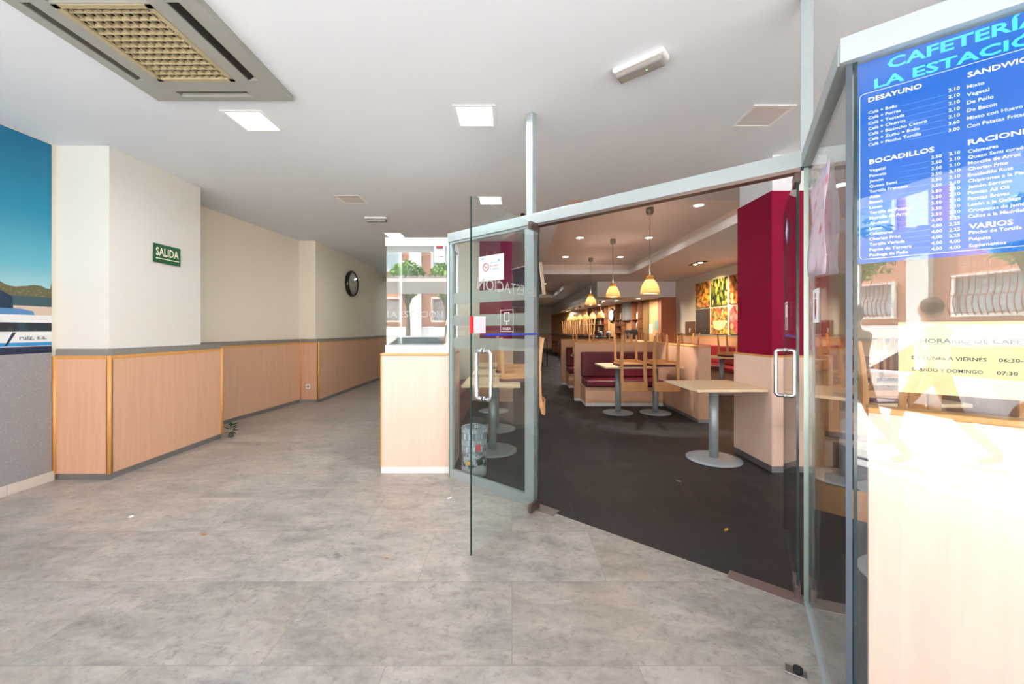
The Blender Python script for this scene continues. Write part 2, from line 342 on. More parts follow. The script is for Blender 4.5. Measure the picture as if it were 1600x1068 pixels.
# wainscot along the left wall: beech boards, honey edge strips, metal plinth, grey band above
def wainscot(name, pts, ends=(False, False), h=1.10, th=.03, mat=None, band=True):
    """pts: plan line of the face, room on the right-hand side when walking along it"""
    t = thing(name, None, None, (pts[0][0], pts[0][1], 0), kind='structure'); ox, oy = pts[0]
    pan, ed, pl, bd = MB(), MB(), MB(), MB()
    for i in range(len(pts) - 1):
        a = Vector((pts[i][0] - ox, pts[i][1] - oy, 0)); b = Vector((pts[i + 1][0] - ox, pts[i + 1][1] - oy, 0)); d = (b - a).normalized(); n = Vector((d.y, -d.x, 0))
        def slab(mb, q0, q1, z0, z1, o0, o1):
            p = [a + d * q0 + n * o0, a + d * q0 + n * o1, a + d * q1 + n * o1, a + d * q1 + n * o0]; mb.prism([(v.x, v.y) for v in p], z0, z1)
        L = (b - a).length
        slab(pan, .0, L, .055, h - .03, -th, 0); slab(ed, -.002, L + .002, h - .03, h, -th, .004); slab(pl, 0, L, 0, .055, -th, -.006)
        if band: slab(bd, 0, L, h, h + .062, -th - .004, -th + .02)
    for i, p in enumerate(pts):
        if 0 < i < len(pts) - 1 or ends[0 if i == 0 else 1]:
            ed.cyl((p[0] - ox, p[1] - oy, .055), (p[0] - ox, p[1] - oy, h), .017, n=12)
    pan.build('panel', mat or M['beech'], t); ed.build('edge_strip', M['edge'], t); pl.build('plinth', M['plinth'], t)
    if band: bd.build('band', M['band'], t)
    return t
wainscot('trim_1', [(-4.055, 3.49), (-3.57, 3.49), (-3.57, 4.84)], (True, True))
wainscot('trim_2', [(-4.12, 4.86), (-3.885, 7.225), (-3.55, 7.225), (-3.55, 10.6)], (False, False))
wainscot('trim_3', [(-3.55, 10.6), (-3.62, 10.75), (-3.8, 10.85), (-3.8, 16)], (False, False))
fl = MB(); fl.box(-4.2, -3.6, 4.54, 4.82, 1.04, 1.10); struct(fl.build('trim_4', M['band']))
wainscot('trim_5', [(5.54, 13.39), (5.54, 3.5)], (False, False), 1.14, mat=M['beech'])
wainscot('trim_6', [(-1.14, 28.07), (3.0, 28.07)], (False, False), 1.0, mat=M['beech'])
# tile skirting below the mural
m = MB()
for k in range(9): m.box(-4.064, -4.045, 3.482 - .33 * (k + 1) + .003, 3.482 - .33 * k, 0, .085)
struct(m.build('baseboard_left', plain('pale_skirting_tile', '#c9c4ba', .4), bevel=.002))

# maroon pillars with beech base
m = MB(); m.box(2.44, 2.95, 3.69, 4.22, 0, H - .0); struct(m.build('pillar', M['wallwhite']))
m = MB(); m.box(2.425, 2.965, 3.675, 4.235, 1.09, 2.63); struct(m.build('trim_7', M['maroon'], bevel=.003))
t = thing('trim_8', None, None, (2.7, 3.95, 0), kind='structure')
m = MB(); m.box(-.285, .285, -.29, .335, .06, 1.07); m.build('panel', M['beech_daylit'], t, bevel=.003)
m = MB(); m.box(-.287, .287, -.292, .337, 1.07, 1.09); m.build('edge_strip', M['edge'], t, bevel=.004)
m = MB(); m.box(-.28, .28, -.285, .33, 0, .06); m.build('plinth', M['plinth'], t)
m = MB(); m.box(-.6, 0, 7.3, 7.9, 1.09, H); struct(m.build('pillar', M['maroon'], bevel=.003))
m = MB(); m.box(-.62, .02, 7.28, 7.92, 0, 1.09); struct(m.build('trim_9', M['beech'], bevel=.004))
m = MB(); m.box(5.07, 5.56, 13.385, 13.6, 0, 2.44); struct(m.build('pillar', M['redwood'], bevel=.004))

# ------------------------------------------------------------------ shop front: beams, posts, panes, doors
def fthing(name, s, d=0, label=None, cat=None, kind='structure'):
    p = A + U * s - N * d; return thing(name, label, cat, (p.x, p.y, 0), FA, kind=kind)
ZB, ZT = 2.12, 2.2
t = fthing('trim_10', 0)           # head beam, broken twice
m = MB(); m.box(-.02, 2.60, -.03, .03, ZB, ZT); m.build('beam', M['alu'], t, bevel=.003)
m = MB(); m.box(.95, 2.56, -.028, .028, ZB - .018, ZB); m.build('door_stop', M['bronze'], t)
t = thing('trim_11', None, None, (B.x, B.y, 0), BA, kind='structure')
m = MB(); m.box(0, LB, -.025, .025, ZB, ZT - .01); m.build('beam', M['alu'], t, bevel=.003)
m = MB(); m.box(0.02, LB, -.012, .012, 0, .018); m.build('floor_channel', M['alu'], t)
t = thing('trim_12', None, None, (C.x, C.y, 0), FA, kind='structure')
m = MB(); m.box(-.02, 1.75, -.03, .03, ZB - .005, ZT - .012); m.build('beam', M['alu'], t, bevel=.003)
m = MB(); m.box(-.006, .009, -.010, .012, 0, ZB); m.build('post', plain('blue_grey_post', '#4d5864', .4, .4), t)
m = MB(); m.box(1.72, 1.76, -.03, .03, 0, H); m.build('post', M['alu'], t)
t = fthing('trim_13', 0)
m = MB(); m.box(.86, .945, -.025, .03, 0, ZB); m.build('post', M['alu'], t, bevel=.003)
m = MB(); m.box(.875, .935, -.025, .025, ZT, H); m.build('post', M['alu'], t, bevel=.003)
m = MB(); m.box(2.56, 2.61, -.025, .025, ZT, H); m.build('post', M['alu'], t, bevel=.003)
m = MB(); m.box(2.572, 2.592, -.012, .012, 0, ZB); m.build('post', plain('green_grey_post', '#8fa39a', .3, .4), t)
# sidelight
t = fthing('window_1', 0)
fr = MB(); fr.box(0, .86, -.02, .02, 0, .075); fr.box(0, .028, -.02, .02, .075, ZB); fr.box(.028, .86, -.018, .018, ZB - .02, ZB); fr.build('window_frame', M['alu'], t, bevel=.002)
g = MB(); g.box(.028, .86, -.004, .004, .075, ZB - .02); g.build('pane', M['glass'], t)
g = MB(); g.box(-.012, 0, -.02, .02, .0, ZB); g.build('pane_edge', plain('green_edge', '#5d8f80', .2), t)
st = MB()
for z0, z1 in ((1.56, 1.66), (1.365, 1.46), (1.165, 1.26)): st.box(.03, .86, -.0065, -.0045, z0, z1)
st.build('frosted_stripe', M['frost'], t)
# side pane and front pane
t = thing('window_2', None, None, (B.x, B.y, 0), BA, kind='structure')
g = MB(); g.box(.02, LB - .008, -.005, .005, .018, ZB); g.build('pane', M['frontglass'], t)
t = thing('window_3', None, None, (C.x, C.y, 0), FA, kind='structure')
g = MB(); g.box(.02, 1.72, -.005, .005, .01, ZB - .005); g.build('pane', M['frontglass'], t)
g = MB(); g.box(.012, .02, -.0055, .0055, .01, ZB - .005); g.build('pane_edge', M['glassedge'], t)
e1 = C + U * 3.4
t = thing('window_4', None, None, (C.x, C.y, 0), FA, kind='structure')  # unseen stretch of the front, glazed to let more daylight in
g = MB(); g.box(1.76, 3.38, -.005, .005, .01, ZB); g.build('pane', M['frontglass'], t)
m = MB(); m.box(1.75, 3.40, -.03, .03, ZB, ZT); m.box(3.38, 3.42, -.03, .03, 0, H); m.build('window_frame', M['alu'], t)
t = thing('window_5', None, None, (e1.x, e1.y, 0), 0, kind='structure')  # unseen end of the front, also glazed for extra daylight
g = MB(); g.box(.02, 1.97, -.005, .005, .01, ZB); g.build('pane', M['frontglass'], t)
m = MB(); m.box(0, 1.97, -.03, .03, ZB, ZT); m.build('window_frame', M['alu'], t)
# low beech partition inside the front pane
t = thing('trim_14', None, None, (C.x, C.y, 0), FA, kind='structure')
m = MB(); m.box(.045, 1.70, .03, .07, .06, 1.085); m.build('panel', M['beech_daylit'], t, bevel=.002)
m = MB(); m.box(.043, 1.702, .028, .09, 1.085, 1.102); m.build('edge_strip', M['edge'], t, bevel=.003)
m = MB(); m.box(.045, 1.70, .034, .066, 0, .06); m.build('plinth', M['plinth'], t)
# door leaves
def handle(parent, x):
    m = MB(); zc, hh, pr, rd = 1.055, .145, .055, .02
    for sg in (-1, 1):
        path = []
        pts = [(sg * .006, zc - hh), (sg * pr, zc - hh), (sg * pr, zc + hh), (sg * .006, zc + hh)]
        path.append((x, pts[0][0], pts[0][1]))
        for k in range(5):
            a = R(270 + 22.5 * k); path.append((x, sg * (pr - rd + rd * math.cos(a)), zc - hh + rd + rd * math.sin(a)))
        for k in range(5):
            a = R(22.5 * k); path.append((x, sg * (pr - rd + rd * math.cos(a)), zc + hh - rd + rd * math.sin(a)))
        path.append((x, pts[3][0], pts[3][1]))
        m.tube(path, .0115, 12)
        for z in (zc - hh, zc + hh): m.cyl((x, sg * .005, z), (x, sg * .012, z), .017, n=16)
    return m.build('handle', M['chrome'], parent)
def leaf(name, hinge, ang, W=.785, side=1):
    t = thing(name, None, None, (hinge[0], hinge[1], 0), ang, kind='structure')
    g = MB(); g.box(.006, W - .003, -.005, .005, .012, 2.11); g.build('pane', M['leafglass'], t)
    g = MB(); g.box(W - .003, W, -.0052, .0052, .012, 2.11); g.build('pane_edge', M['glassedge'], t)
    g = MB(); g.box(.0, .005, -.006, .006, .066, 2.06); g.build('pane_edge', M['glassedge'], t)
    p = MB(); p.box(0, .13, -.013, .013, 2.06, 2.115); p.build('top_fitting', M['bronze'], t, bevel=.002)
    p = MB(); p.box(0, .13, -.013, .013, .004, .065); p.build('bottom_fitting', M['bronze'], t, bevel=.002)
    handle(t, W - .12); return t
h1 = A + U * .972; a1 = math.atan2(2.285 - h1.y, -.249 - h1.x); D1 = leaf('door_1', h1, a1)
h2 = A + U * 2.548; a2 = R(59.3); D2 = leaf('door_2', h2, a2)
# floor spring plates, door stop
def ftag(name, label, cat, s0, s1, d0, d1, m, z1=.004):
    p = A + U * s0; mb = MB(); mb.box(0, s1 - s0, d0, d1, 0, z1); o = mb.build(name, m, None, origin=(0, 0, 0), bevel=.001)
    o.location = (p.x, p.y, .0005); o.rotation_euler = (0, 0, FA); return tag(o, label, cat)
ftag('floor_spring_plate', 'worn steel floor plate at the foot of the open left glass door', 'floor plate', .955, 1.13, -.05, .05, M['steel'])
ftag('floor_spring_plate', 'long worn steel floor plate at the foot of the right glass door', 'floor plate', 2.24, 2.57, -.045, .045, M['steel'])

m = MB(); m.box(-.95, 3.6, -1.2, -.9, 2.36, H); struct(m.build('reflection_blocker', M['whitealu'], bevel=.01))     # unseen box added to keep street reflections off the menu poster

# ------------------------------------------------------------------ showcase on its beech cabinet
t = thing('counter_cabinet', 'daylit beech cabinet with white plinth under the glass display case', 'cabinet', (-.885, 3.65, 0))
m = MB(); m.box(-.33, .33, 0, .5, .06, 1.09); m.build('body', M['beech_daylit'], t, bevel=.003)
m = MB(); m.box(-.335, .332, -.004, .5, 1.09, 1.112); m.box(-.335, -.322, -.004, .012, .06, 1.09); m.build('edge_strip', M['edge'], t, bevel=.003)
m = MB(); m.box(-.328, .328, .004, .49, 0, .06); m.build('plinth', M['whitealu'], t)
t = thing('display_case', 'white framed glass display case on the beech cabinet beside the doors', 'display case', (-.885, 3.655, 1.112))
m = MB(); m.box(-.295, .325, .006, .48, 0, .075); m.box(-.295, .325, .006, .48, 1.0, 1.075); m.box(.28, .325, .006, .03, .075, 1.0); m.box(.30, .325, .45, .48, .075, 1.0); m.box(-.28, -.262, .45, .48, .075, 1.0)
m.build('case_frame', M['whitealu'], t, bevel=.002)
m = MB(); m.box(-.285, .28, .010, .016, .075, 1.0); m.box(-.285, -.279, .016, .45, .075, 1.0); m.build('pane', M['caseglass'], t)
m = MB(); m.box(-.287, -.284, .0085, .017, .075, 1.0); m.build('pane_edge', M['glassedge'], t)
m = MB(); m.box(-.262, .30, .455, .475, .075, 1.0); m.build('back_panel', plain('grey_back_panel', '#6f716e', .8), t)
L0 = text('lettering', [('LA ESTACIÓN', -.278, .335, .06, 'LEFT', .52, .01)], M['casevinyl'], t, 0); L0.rotation_euler = (R(90), 0, 0); L0.location = (0, .0085, 0)
o = thing('alarm_sticker', 'white alarm company sticker with red dots on the display case glass', 'sticker', matrix=frame((-.727, 3.6655, 1.96), (1, 0)))
m = MB(); m.box(0, .105, 0, .165, 0, .001); m.build('sheet', M['paper'], o)
m = MB(); m.box(.02, .085, .122, .155, .0012, .0016); m.build('logo_block', M['black'], o)
m = MB()
for k in range(3): m.cyl((.034 + .0185 * k, .14, .0017), (.034 + .0185 * k, .14, .0022), .0075, n=14)
m.build('logo_dots', emit('red_print', '#d8202a', 0), o)
RED = MATS['red_print']
text('lettering', [('Direct', .014, .08, .024, 'LEFT', .075, .01), ('ALARMA', .012, .045, .016, 'LEFT', .08, .04)], RED, o, .0018)

# ------------------------------------------------------------------ menu poster and opening hours on the front pane
blue = plain('menu_blue', '#035cbf', .6, spec=.15, var=.03, scale=2); cyan = plain('menu_cyan', '#38d0f0', .4, var=.01); cream = plain('menu_cream', '#fdf6d8', .4, var=.01); wht = plain('menu_white', '#eef4ff', .4, var=.01); line = plain('menu_line', '#5d9df0', .4, var=.01)
def FS(s, z, off=-.0095): p = C + U * s + N * off; return (p.x, p.y, z)
po = thing('menu_poster', 'blue cafe menu poster with white price lists taped to the shop glass', 'poster', matrix=frame(FS(0, 0), U))
m = MB(); m.box(.014, .434, 1.524, 2.112, 0, .001); m.build('sheet', blue, po)
text('title', [('CAFETERÍA', .085, 2.073, .030, 'LEFT', .275, .034), ('LA ESTACIÓN', .057, 2.028, .027, 'LEFT', .335, .034)], cyan, po)
m = MB(); z0, z1, s0, s1, q = 1.536, 2.0195, .025, .423, .0012
m.box(s0 + .01, s1 - .01, z1, z1 + q, .001, .0016); m.box(s0 + .01, s1 - .01, z0, z0 + q, .001, .0016); m.box(s0, s0 + q, z0 + .01, z1 - .01, .001, .0016); m.box(s1, s1 + q, z0 + .01, z1 - .01, .001, .0016)
for sx, zx, dx, dz in ((s0, z0, 1, 1), (s0, z1, 1, -1), (s1, z0, -1, 1), (s1, z1, -1, -1)):
    m.tube([(sx + dx * .01 * (1 - math.cos(R(a))) + .0006, zx + dz * .01 * (1 - math.sin(R(a))) + .0006, .0013) for a in range(0, 91, 15)], .0006, 6)
m.build('border', wht, po)
text('heading', [('DESAYUNO', .0443, 1.993, .0135, 'LEFT', .109, .03), ('SANDWICHES', .236, 1.987, .0135, 'LEFT', .135, .03), ('BOCADILLOS', .0465, 1.812, .0135, 'LEFT', .13, .03), ('RACIONES', .237, 1.811, .0135, 'LEFT', .11, .03), ('VARIOS', .2385, 1.592, .0135, 'LEFT', .073, .03)], cream, po)
L = []; sp = .01565
for i, (a, b) in enumerate((('Café + Bollo', '2,10'), ('Café + Porras', '2,10'), ('Café + Tostada', '2,10'), ('Café + Churros', '2,10'), ('Café + Bizcocho Casero', '2,10'), ('Café + Zumo + Bollo', '3,60'), ('Café + Pincho Tortilla', '3,00'))):
    L += [(a, .0443, 1.958 - i * sp, .0088), (b, .2025, 1.962 - i * .0177, .0088)]
for i, a in enumerate(('Vegetal', 'Panceta', 'Jamón', 'Queso Semi', 'Tortilla Francesa', 'Atún', 'Bacon', 'Lacon', 'Tortilla de Patatas', 'Morcilla de Arroz', 'Anchoas', 'Lomo', 'Calamares', 'Chorizo Frito', 'Tortilla Variada', 'Pepito de Ternera', 'Pechuga de Pollo')):
    L.append((a, .0465, 1.789 - i * .01535, .0086))
    L.append(('3,50' if i < 11 else '4,00', .171, 1.793 - i * .0155, .0086)); L.append(('2,10' if i < 11 else '2,25' if i < 15 else '4,00', .2036, 1.793 - i * .01555, .0086))
for i, a in enumerate(('Mixto', 'Vegetal', 'De Pollo', 'De Bacon', 'Mixto con Huevo', 'Con Patatas Fritas')): L.append((a, .235, 1.9585 - i * .0206, .0095))
for i, a in enumerate(('Calamares', 'Queso Semi curado', 'Morcilla de Arroz', 'Chorizo Frito', 'Ensaladilla Rusa', 'Chipirones a la Plancha', 'Jamón Serrano', 'Patatas Ali Oli', 'Patatas Bravas', 'Lacón a la Gallega', 'Croquetas de Jamón', 'Callos a la Madrileña')): L.append((a, .237, 1.790 - i * .0154, .0088))
for i, a in enumerate(('Pincho de Tortilla', 'Pulguita', 'Suplementos')): L.append((a, .2385, 1.5785 - i * .0168, .0088))
for c0_, c1_, z0_, z1_ in ((0, .23, 1.83, 2), (0, .23, 1.5, 1.83), (.23, .5, 1.83, 2), (.23, .5, 1.6, 1.83), (.23, .5, 1.5, 1.6)):
    text('price_list', [tuple(q_) + ('LEFT', None, .012) for q_ in L if c0_ <= q_[1] < c1_ and z0_ <= q_[2] < z1_], wht, po)
m = MB()
for i in range(17): m.box(.105, .168, 1.788 - i * .0155, 1.7887 - i * .0155, .001, .0013)
m.build('rule_lines', line, po)
m = MB()
for i in range(7): m.box(.115, .198, 1.957 - i * .0165, 1.9577 - i * .0165, .001, .0013)
m.build('rule_lines', line, po)
hs_ = thing('opening_hours_sheet', 'yellow sheet of opening hours taped to the shop glass below the menu', 'notice', matrix=frame(FS(0, 0), U))
m = MB(); m.box(.107, .404, 1.156, 1.3515, 0, .001); m.build('sheet', plain('yellow_paper', '#cfc795', .7, var=.02), hs_)
ink = plain('grey_ink', '#4c5660', .6)
dink = plain('dark_ink', '#1d242b', .6)
text('lettering', [('HORARIO DE CAFETERÍA', .15, 1.2945, .0125, 'LEFT', .23, .025), ('DE LUNES A VIERNES', .1335, 1.249, .0095, 'LEFT', .135, .018), ('06:30-2', .288, 1.249, .0095, 'LEFT', .047, .018), ('SABADO Y DOMINGO', .1335, 1.2165, .0095, 'LEFT', .129, .018), ('07:30', .285, 1.2165, .0095, 'LEFT', .034, .018)], dink, hs_)
m = MB(); m.box(.15, .38, 1.2905, 1.2918, .001, .0014); m.build('underline', ink, hs_)

# ------------------------------------------------------------------ papers on the sidelight and doors
def FA_(s, z, d=.008): p = A + U * s + N * d; return (p.x, p.y, z)
o = thing('no_smoking_notice', 'white no smoking notice taped to the side window left of the door', 'notice', matrix=frame(FA_(.0, 0), U))
m = MB(); m.box(.355, .635, 1.735, 1.945, 0, .001); m.build('sheet', M['paper'], o)
m = MB(); m.tube([(.44 + .032 * math.cos(R(a)), 1.852 + .032 * math.sin(R(a)), .002) for a in range(0, 360, 15)], .0035, 6, closed=True)
m.bar((.418, 1.874, .002), (.462, 1.830, .002), .006, .002); m.build('prohibition_ring', plain('dull_red_print', '#b03138', .5), o)
m = MB(); m.box(.424, .458, 1.849, 1.855, .001, .002); m.build('cigarette', ink, o)
text('lettering', [('ESPACIO', .485, 1.875, .017, 'LEFT', .10, .03), ('FUMAR', .485, 1.822, .017, 'LEFT', .10, .03)], plain('blue_grey_ink', '#7e9bb5', .5), o)
text('red_lettering', [('PROHIBIDO', .485, 1.849, .016, 'LEFT', .10, .03)], MATS['dull_red_print'], o)
m = MB(); m.box(.385, .42, 1.918, 1.929, .001, .002); m.cyl((.583, 1.895, .001), (.583, 1.895, .002), .012, n=16); m.build('logo', plain('sky_blue_print', '#4fa3dc', .5), o)
o = thing('exit_sticker', 'white outlined exit sticker on the side window below the stripes', 'sticker', matrix=frame(FA_(.0, 0), U))
m = MB(); q = .004; a, b, c0, c1 = .60, .735, 1.315, 1.49
for bx in ((a, b, c0, c0 + q), (a, b, c1 - q, c1), (a, a + q, c0, c1), (b - q, b, c0, c1)): m.box(*bx, 0, .001)
a, b, c2, c3 = .64, .695, 1.395, 1.47
for bx in ((a, b, c2, c2 + .007), (a, b, c3 - .007, c3), (a, a + .007, c2, c3), (b - .007, b, c2, c3), (.663, .672, 1.37, 1.395)): m.box(*bx, 0, .001)
m.build('pictogram', M['white'], o)
m = MB(); m.box(.606, .729, 1.321, 1.36, 0, .0008); m.build('label_field', plain('dark_maroon_print', '#5b2a33', .5), o)
text('lettering', [('SALIDA', .625, 1.33, .02, 'LEFT', .085, .03)], M['white'], o)
# things stuck to the open left leaf, whose inner face is seen
q1 = Vector((math.cos(a1), math.sin(a1), 0)); e1n = q1.cross(Vector((0, 0, 1)))       # sheet normal on one face
sgn = 1 if e1n.dot(Vector((0, 0, 0)) - (h1 + q1 * .4)) > 0 else -1
def leafsheet(): p = h1 + e1n * sgn * .0062; return frame((p.x, p.y, 0), q1 if sgn > 0 else -q1)
sx = (lambda v: v) if sgn > 0 else (lambda v: -v)
def lb(mb, x0, x1, z0, z1, d0, d1): mb.box(min(sx(x0), sx(x1)), max(sx(x0), sx(x1)), z0, z1, d0, d1)
o = thing('blue_tape', 'thin strip of blue tape across the open glass door', 'tape', matrix=leafsheet())
m = MB(); lb(m, .02, .66, 1.293, 1.305, 0, .001); m.build('strip', plain('blue_tape_film', '#2747c8', .4), o)
o = thing('pink_paper', 'small pink paper stuck near the edge of the open glass door', 'paper', matrix=leafsheet())
m = MB(); lb(m, .655, .765, 1.31, 1.41, 0, .001); m.build('sheet', plain('pink_paper_sheet', '#ecd9e6', .7), o)
o = thing('red_tape', 'short red tape on the outer edge of the open glass door', 'tape', matrix=leafsheet())
m = MB(); lb(m, .772, .7875, 1.31, 1.41, -.012, .001); m.build('strip', RED, o)
txt = thing('door_lettering', 'pale cafe name lettering seen reversed through the open glass door', 'lettering', matrix=frame(((h1 - e1n * sgn * .0062).x, (h1 - e1n * sgn * .0062).y, 0), -q1 if sgn > 0 else q1))
k = -1 if sgn > 0 else 1
text('letters', [('LA ESTACIÓN', (-.72 if k < 0 else .03), 1.575, .075, 'LEFT', .69, .012)], M['vinyl'], txt)
# on the right leaf
q2 = Vector((math.cos(a2), math.sin(a2), 0)); n2 = Vector((-q2.y, q2.x, 0)); p = h2 + n2 * .0062
def rleaf(): return frame((p.x, p.y, 0), -q2)
o = thing('diamond_sticker', 'blue and white diamond sticker high on the right glass door', 'sticker', matrix=rleaf())
m = MB(); m.extr([(-.60, 1.93, 0), (-.52, 1.85, 0), (-.44, 1.93, 0), (-.52, 2.01, 0)], (0, 0, .001)); m.build('sheet', plain('blue_print', '#2d5f9e', .5), o)
m = MB(); m.extr([(-.575, 1.93, .0012), (-.52, 1.875, .0012), (-.465, 1.93, .0012), (-.52, 1.985, .0012)], (0, 0, .0005)); m.build('field', M['paper'], o)
o = thing('blue_tape', 'strip of violet blue tape on the right glass door near its handle', 'tape', matrix=rleaf())
m = MB(); m.box(-.66, -.04, 1.288, 1.302, 0, .001); m.build('strip', plain('violet_tape', '#4a2f8f', .4), o)
o = thing('exit_sticker', 'white outlined exit sticker on the right glass door', 'sticker', matrix=rleaf())
m = MB(); a, b, c0, c1 = -.62, -.5, 1.33, 1.5
for bx in ((a, b, c0, c0 + q), (a, b, c1 - q, c1), (a, a + q, c0, c1), (b - q, b, c0, c1), (-.585, -.535, 1.41, 1.417), (-.585, -.535, 1.475, 1.482), (-.585, -.578, 1.41, 1.482), (-.542, -.535, 1.41, 1.482)): m.box(*bx, 0, .001)
m.build('pictogram', M['white'], o)
# notice hung inside the side pane, and red figure sign
VB = (C - B).normalized(); NB = VB.cross(Vector((0, 0, 1)));
p = B + NB * .0075
o = thing('paper_notice', 'pale crumpled poster with red print taped to the narrow side window', 'poster', matrix=frame((p.x, p.y, 0), VB))
m = MB(); nx, nz = 8, 8; pts_ = []
for j in range(nz + 1):
    for i in range(nx + 1): pts_.append((.27 + .38 * i / nx, 1.555 + .37 * j / nz - .03 * (i / nx) * (1 - j / nz), (.006 * math.sin(i * 1.3 + j * .9) + .008 + .012 * (1 - j / nz))))
m.add(pts_, [(j * 9 + i, j * 9 + i + 1, (j + 1) * 9 + i + 1, (j + 1) * 9 + i) for j in range(nz) for i in range(nx)], 0, True)
so = m.build('sheet', spots('notice_print', '#c9bccb', ['#c9bccb', '#b9aabb', '#b7485a', '#cfc4d2', '#9aa6c4'], 18, .25), o); so.modifiers.new('thickness', 'SOLIDIFY').thickness = .001
o = thing('fire_exit_sign', 'small white sign with a red figure on the narrow side window below the crumpled poster', 'sign', matrix=frame((p.x, p.y, 0), VB))
zz = .002
m = MB(); m.box(.255, .385, 1.36, 1.50, min(0, zz / 2), max(0, zz / 2)); m.build('plate', M['paper'], o)
m = MB(); m.cyl((.32, 1.475, zz * .6), (.32, 1.475, zz), .011, n=14); m.extr([(.305, 1.46, zz * .6), (.335, 1.46, zz * .6), (.343, 1.42, zz * .6), (.33, 1.375, zz * .6), (.322, 1.41, zz * .6), (.303, 1.375, zz * .6), (.305, 1.42, zz * .6)], (0, 0, zz * .4)); m.build('figure', MATS['dull_red_print'], o)

# ------------------------------------------------------------------ mural banner on the left wall
mt = frame((-4.05, 0, 0), (0, 1))
o = thing('mural_banner', 'large printed banner of coaches under a blue sky hung on the left wall', 'banner', matrix=mt)
tarm = spots('printed_tarmac', '#8e8f92', ['#85868a', '#9a9a9c', '#909194', '#a3a3a4'], 60, .2, .6)
MR = 3.462
m = MB(); m.box(-.6, MR, .085, 2.955, -.012, 0); m.build('sheet', tarm, o)
m = MB(); m.box(-.6, MR, 1.5, 2.955, 0, .0006); m.build('printed_sky', M['skyprint'], o)
m = MB(); y = -.6; top = []
while y <= MR: top.append((y, 1.73 + .05 * math.sin(y * 5) + .03 * math.sin(y * 17 + 1) + random.uniform(-.008, .008), .0007)); y += .03
top.append((MR, 1.75, .0007)); m.poly([(-.6, 1.55, .0007)] + [(MR, 1.55, .0007)] + top[::-1]); m.build('printed_hills', spots('printed_scrub', '#5b5a3c', ['#4c5038', '#7c6a4a', '#5e5f3d', '#8a7652'], 55, .3, .6), o)
m = MB(); m.box(-.6, MR, 1.53, 1.61, 0, .0009); m.build('printed_fence', plain('printed_fence_green', '#33525a', .6), o)
m = MB(); m.box(-.6, MR, 1.42, 1.53, 0, .0009); m.build('printed_sand', plain('printed_sand', '#c9b5a4', .6), o)
m = MB(); m.extr([(-.6, 1.45, 0), (3.20, 1.45, 0), (3.19, 1.60, 0), (3.12, 1.645, 0), (-.6, 1.66, 0)], (0, 0, .001)); m.build('printed_dark_coach', plain('printed_coach_blue', '#16324c', .4), o)
m = MB(); m.extr([(-.6, 1.44, .0), (3.34, 1.44, .0), (3.33, 1.485, .0), (3.24, 1.505, .0), (-.6, 1.50, .0)], (0, 0, .0012)); m.build('printed_small_coach', plain('printed_coach_lightblue', '#4c7fb0', .4), o)
m = MB(); m.box(-.6, MR, 1.135, 1.455, 0, .0014); m.build('printed_white_coach', plain('printed_white', '#d9dcdc', .5), o)
m = MB(); m.extr([(-.6, 1.31, 0), (MR, 1.315, 0), (MR, 1.39, 0), (-.6, 1.395, 0)], (0, 0, .0018)); m.build('printed_windows', spots('printed_window', '#12222c', ['#12222c', '#27414c', '#1c2f38'], 14, .3, .3), o)
m = MB(); m.box(-.6, MR, 1.195, 1.225, 0, .0018); m.build('printed_stripe', plain('printed_stripe', '#2b86c4', .5), o)
m = MB(); m.box(-.6, MR, 1.13, 1.19, 0, .0018); m.build('printed_skirt', plain('printed_navy', '#1a2a44', .5), o)
m = MB(); m.extr([(3.14, 1.2, .0), (3.155, 1.2, .0), (3.215, 1.31, .0), (3.19, 1.31, .0)], (0, 0, .0019)); m.build('printed_pillar', MATS['printed_navy'], o)
tx = text('lettering', [('ruiz. s.a.', 3.235, 1.248, .036, 'LEFT', .19, .02)], ink, o, .002)

# ------------------------------------------------------------------ exit sign, socket, clock, small things along the left wall
o = thing('exit_sign', 'green exit sign with arrow on the white pillar at the left', 'sign', matrix=frame((-3.578, 0, 0), (0, 1)))
m = MB(); m.box(3.925, 4.245, 2.01, 2.20, 0, .004); m.build('plate', plain('sign_green', '#0a5a2e', .35, var=.02), o, bevel=.001)
text('lettering', [('SALIDA', 3.95, 2.085, .082, 'LEFT', .27, .035)], plain('sign_cream', '#ece9cf', .5), o, .0046)
m = MB(); m.extr([(3.945, 2.055, .0042), (3.965, 2.066, .0042), (3.965, 2.044, .0042)], (0, 0, .0006)); m.box(3.965, 4.225, 2.051, 2.059, .0042, .0048); m.build('arrow', MATS['sign_cream'], o)
o = thing('wall_socket', 'small white wall socket low on the beech wainscot pillar', 'socket', matrix=frame((-3.74, 7.224, .29), (1, 0)))
m = MB(); m.box(-.04, .04, -.04, .04, 0, .009); m.build('plate', M['white'], o, bevel=.003)
m = MB(); m.cyl((0, 0, .0092), (0, 0, .011), .022, n=20); m.build('outlet', plain('grey_outlet', '#8b8b88', .5), o)
o = thing('wall_clock', 'round black rimmed clock on the cream corridor wall', 'clock', (-3.62, 8.8, 2.36))
m = MB(); m.lathe([(0, .0), (.275, .0), (.29, .02), (.29, .06), (.272, .085), (.245, .085), (.238, .07)], n=48, axis='x'); m.build('rim', plain('gloss_black_rim', '#0d0d0e', .15, spec=.8), o)
m = MB(); m.lathe([(0, .068), (.242, .068)], n=40, axis='x'); m.build('dial', plain('silver_dial', '#b9b7a6', .3, .4), o)
m = MB()
for k in range(12):
    a = R(30 * k); m.bar((.0705, .195 * math.sin(a), .195 * math.cos(a)), (.0705, .225 * math.sin(a), .225 * math.cos(a)), .012, .003, up=(1, 0, 0))
m.build('hour_marks', M['black'], o)
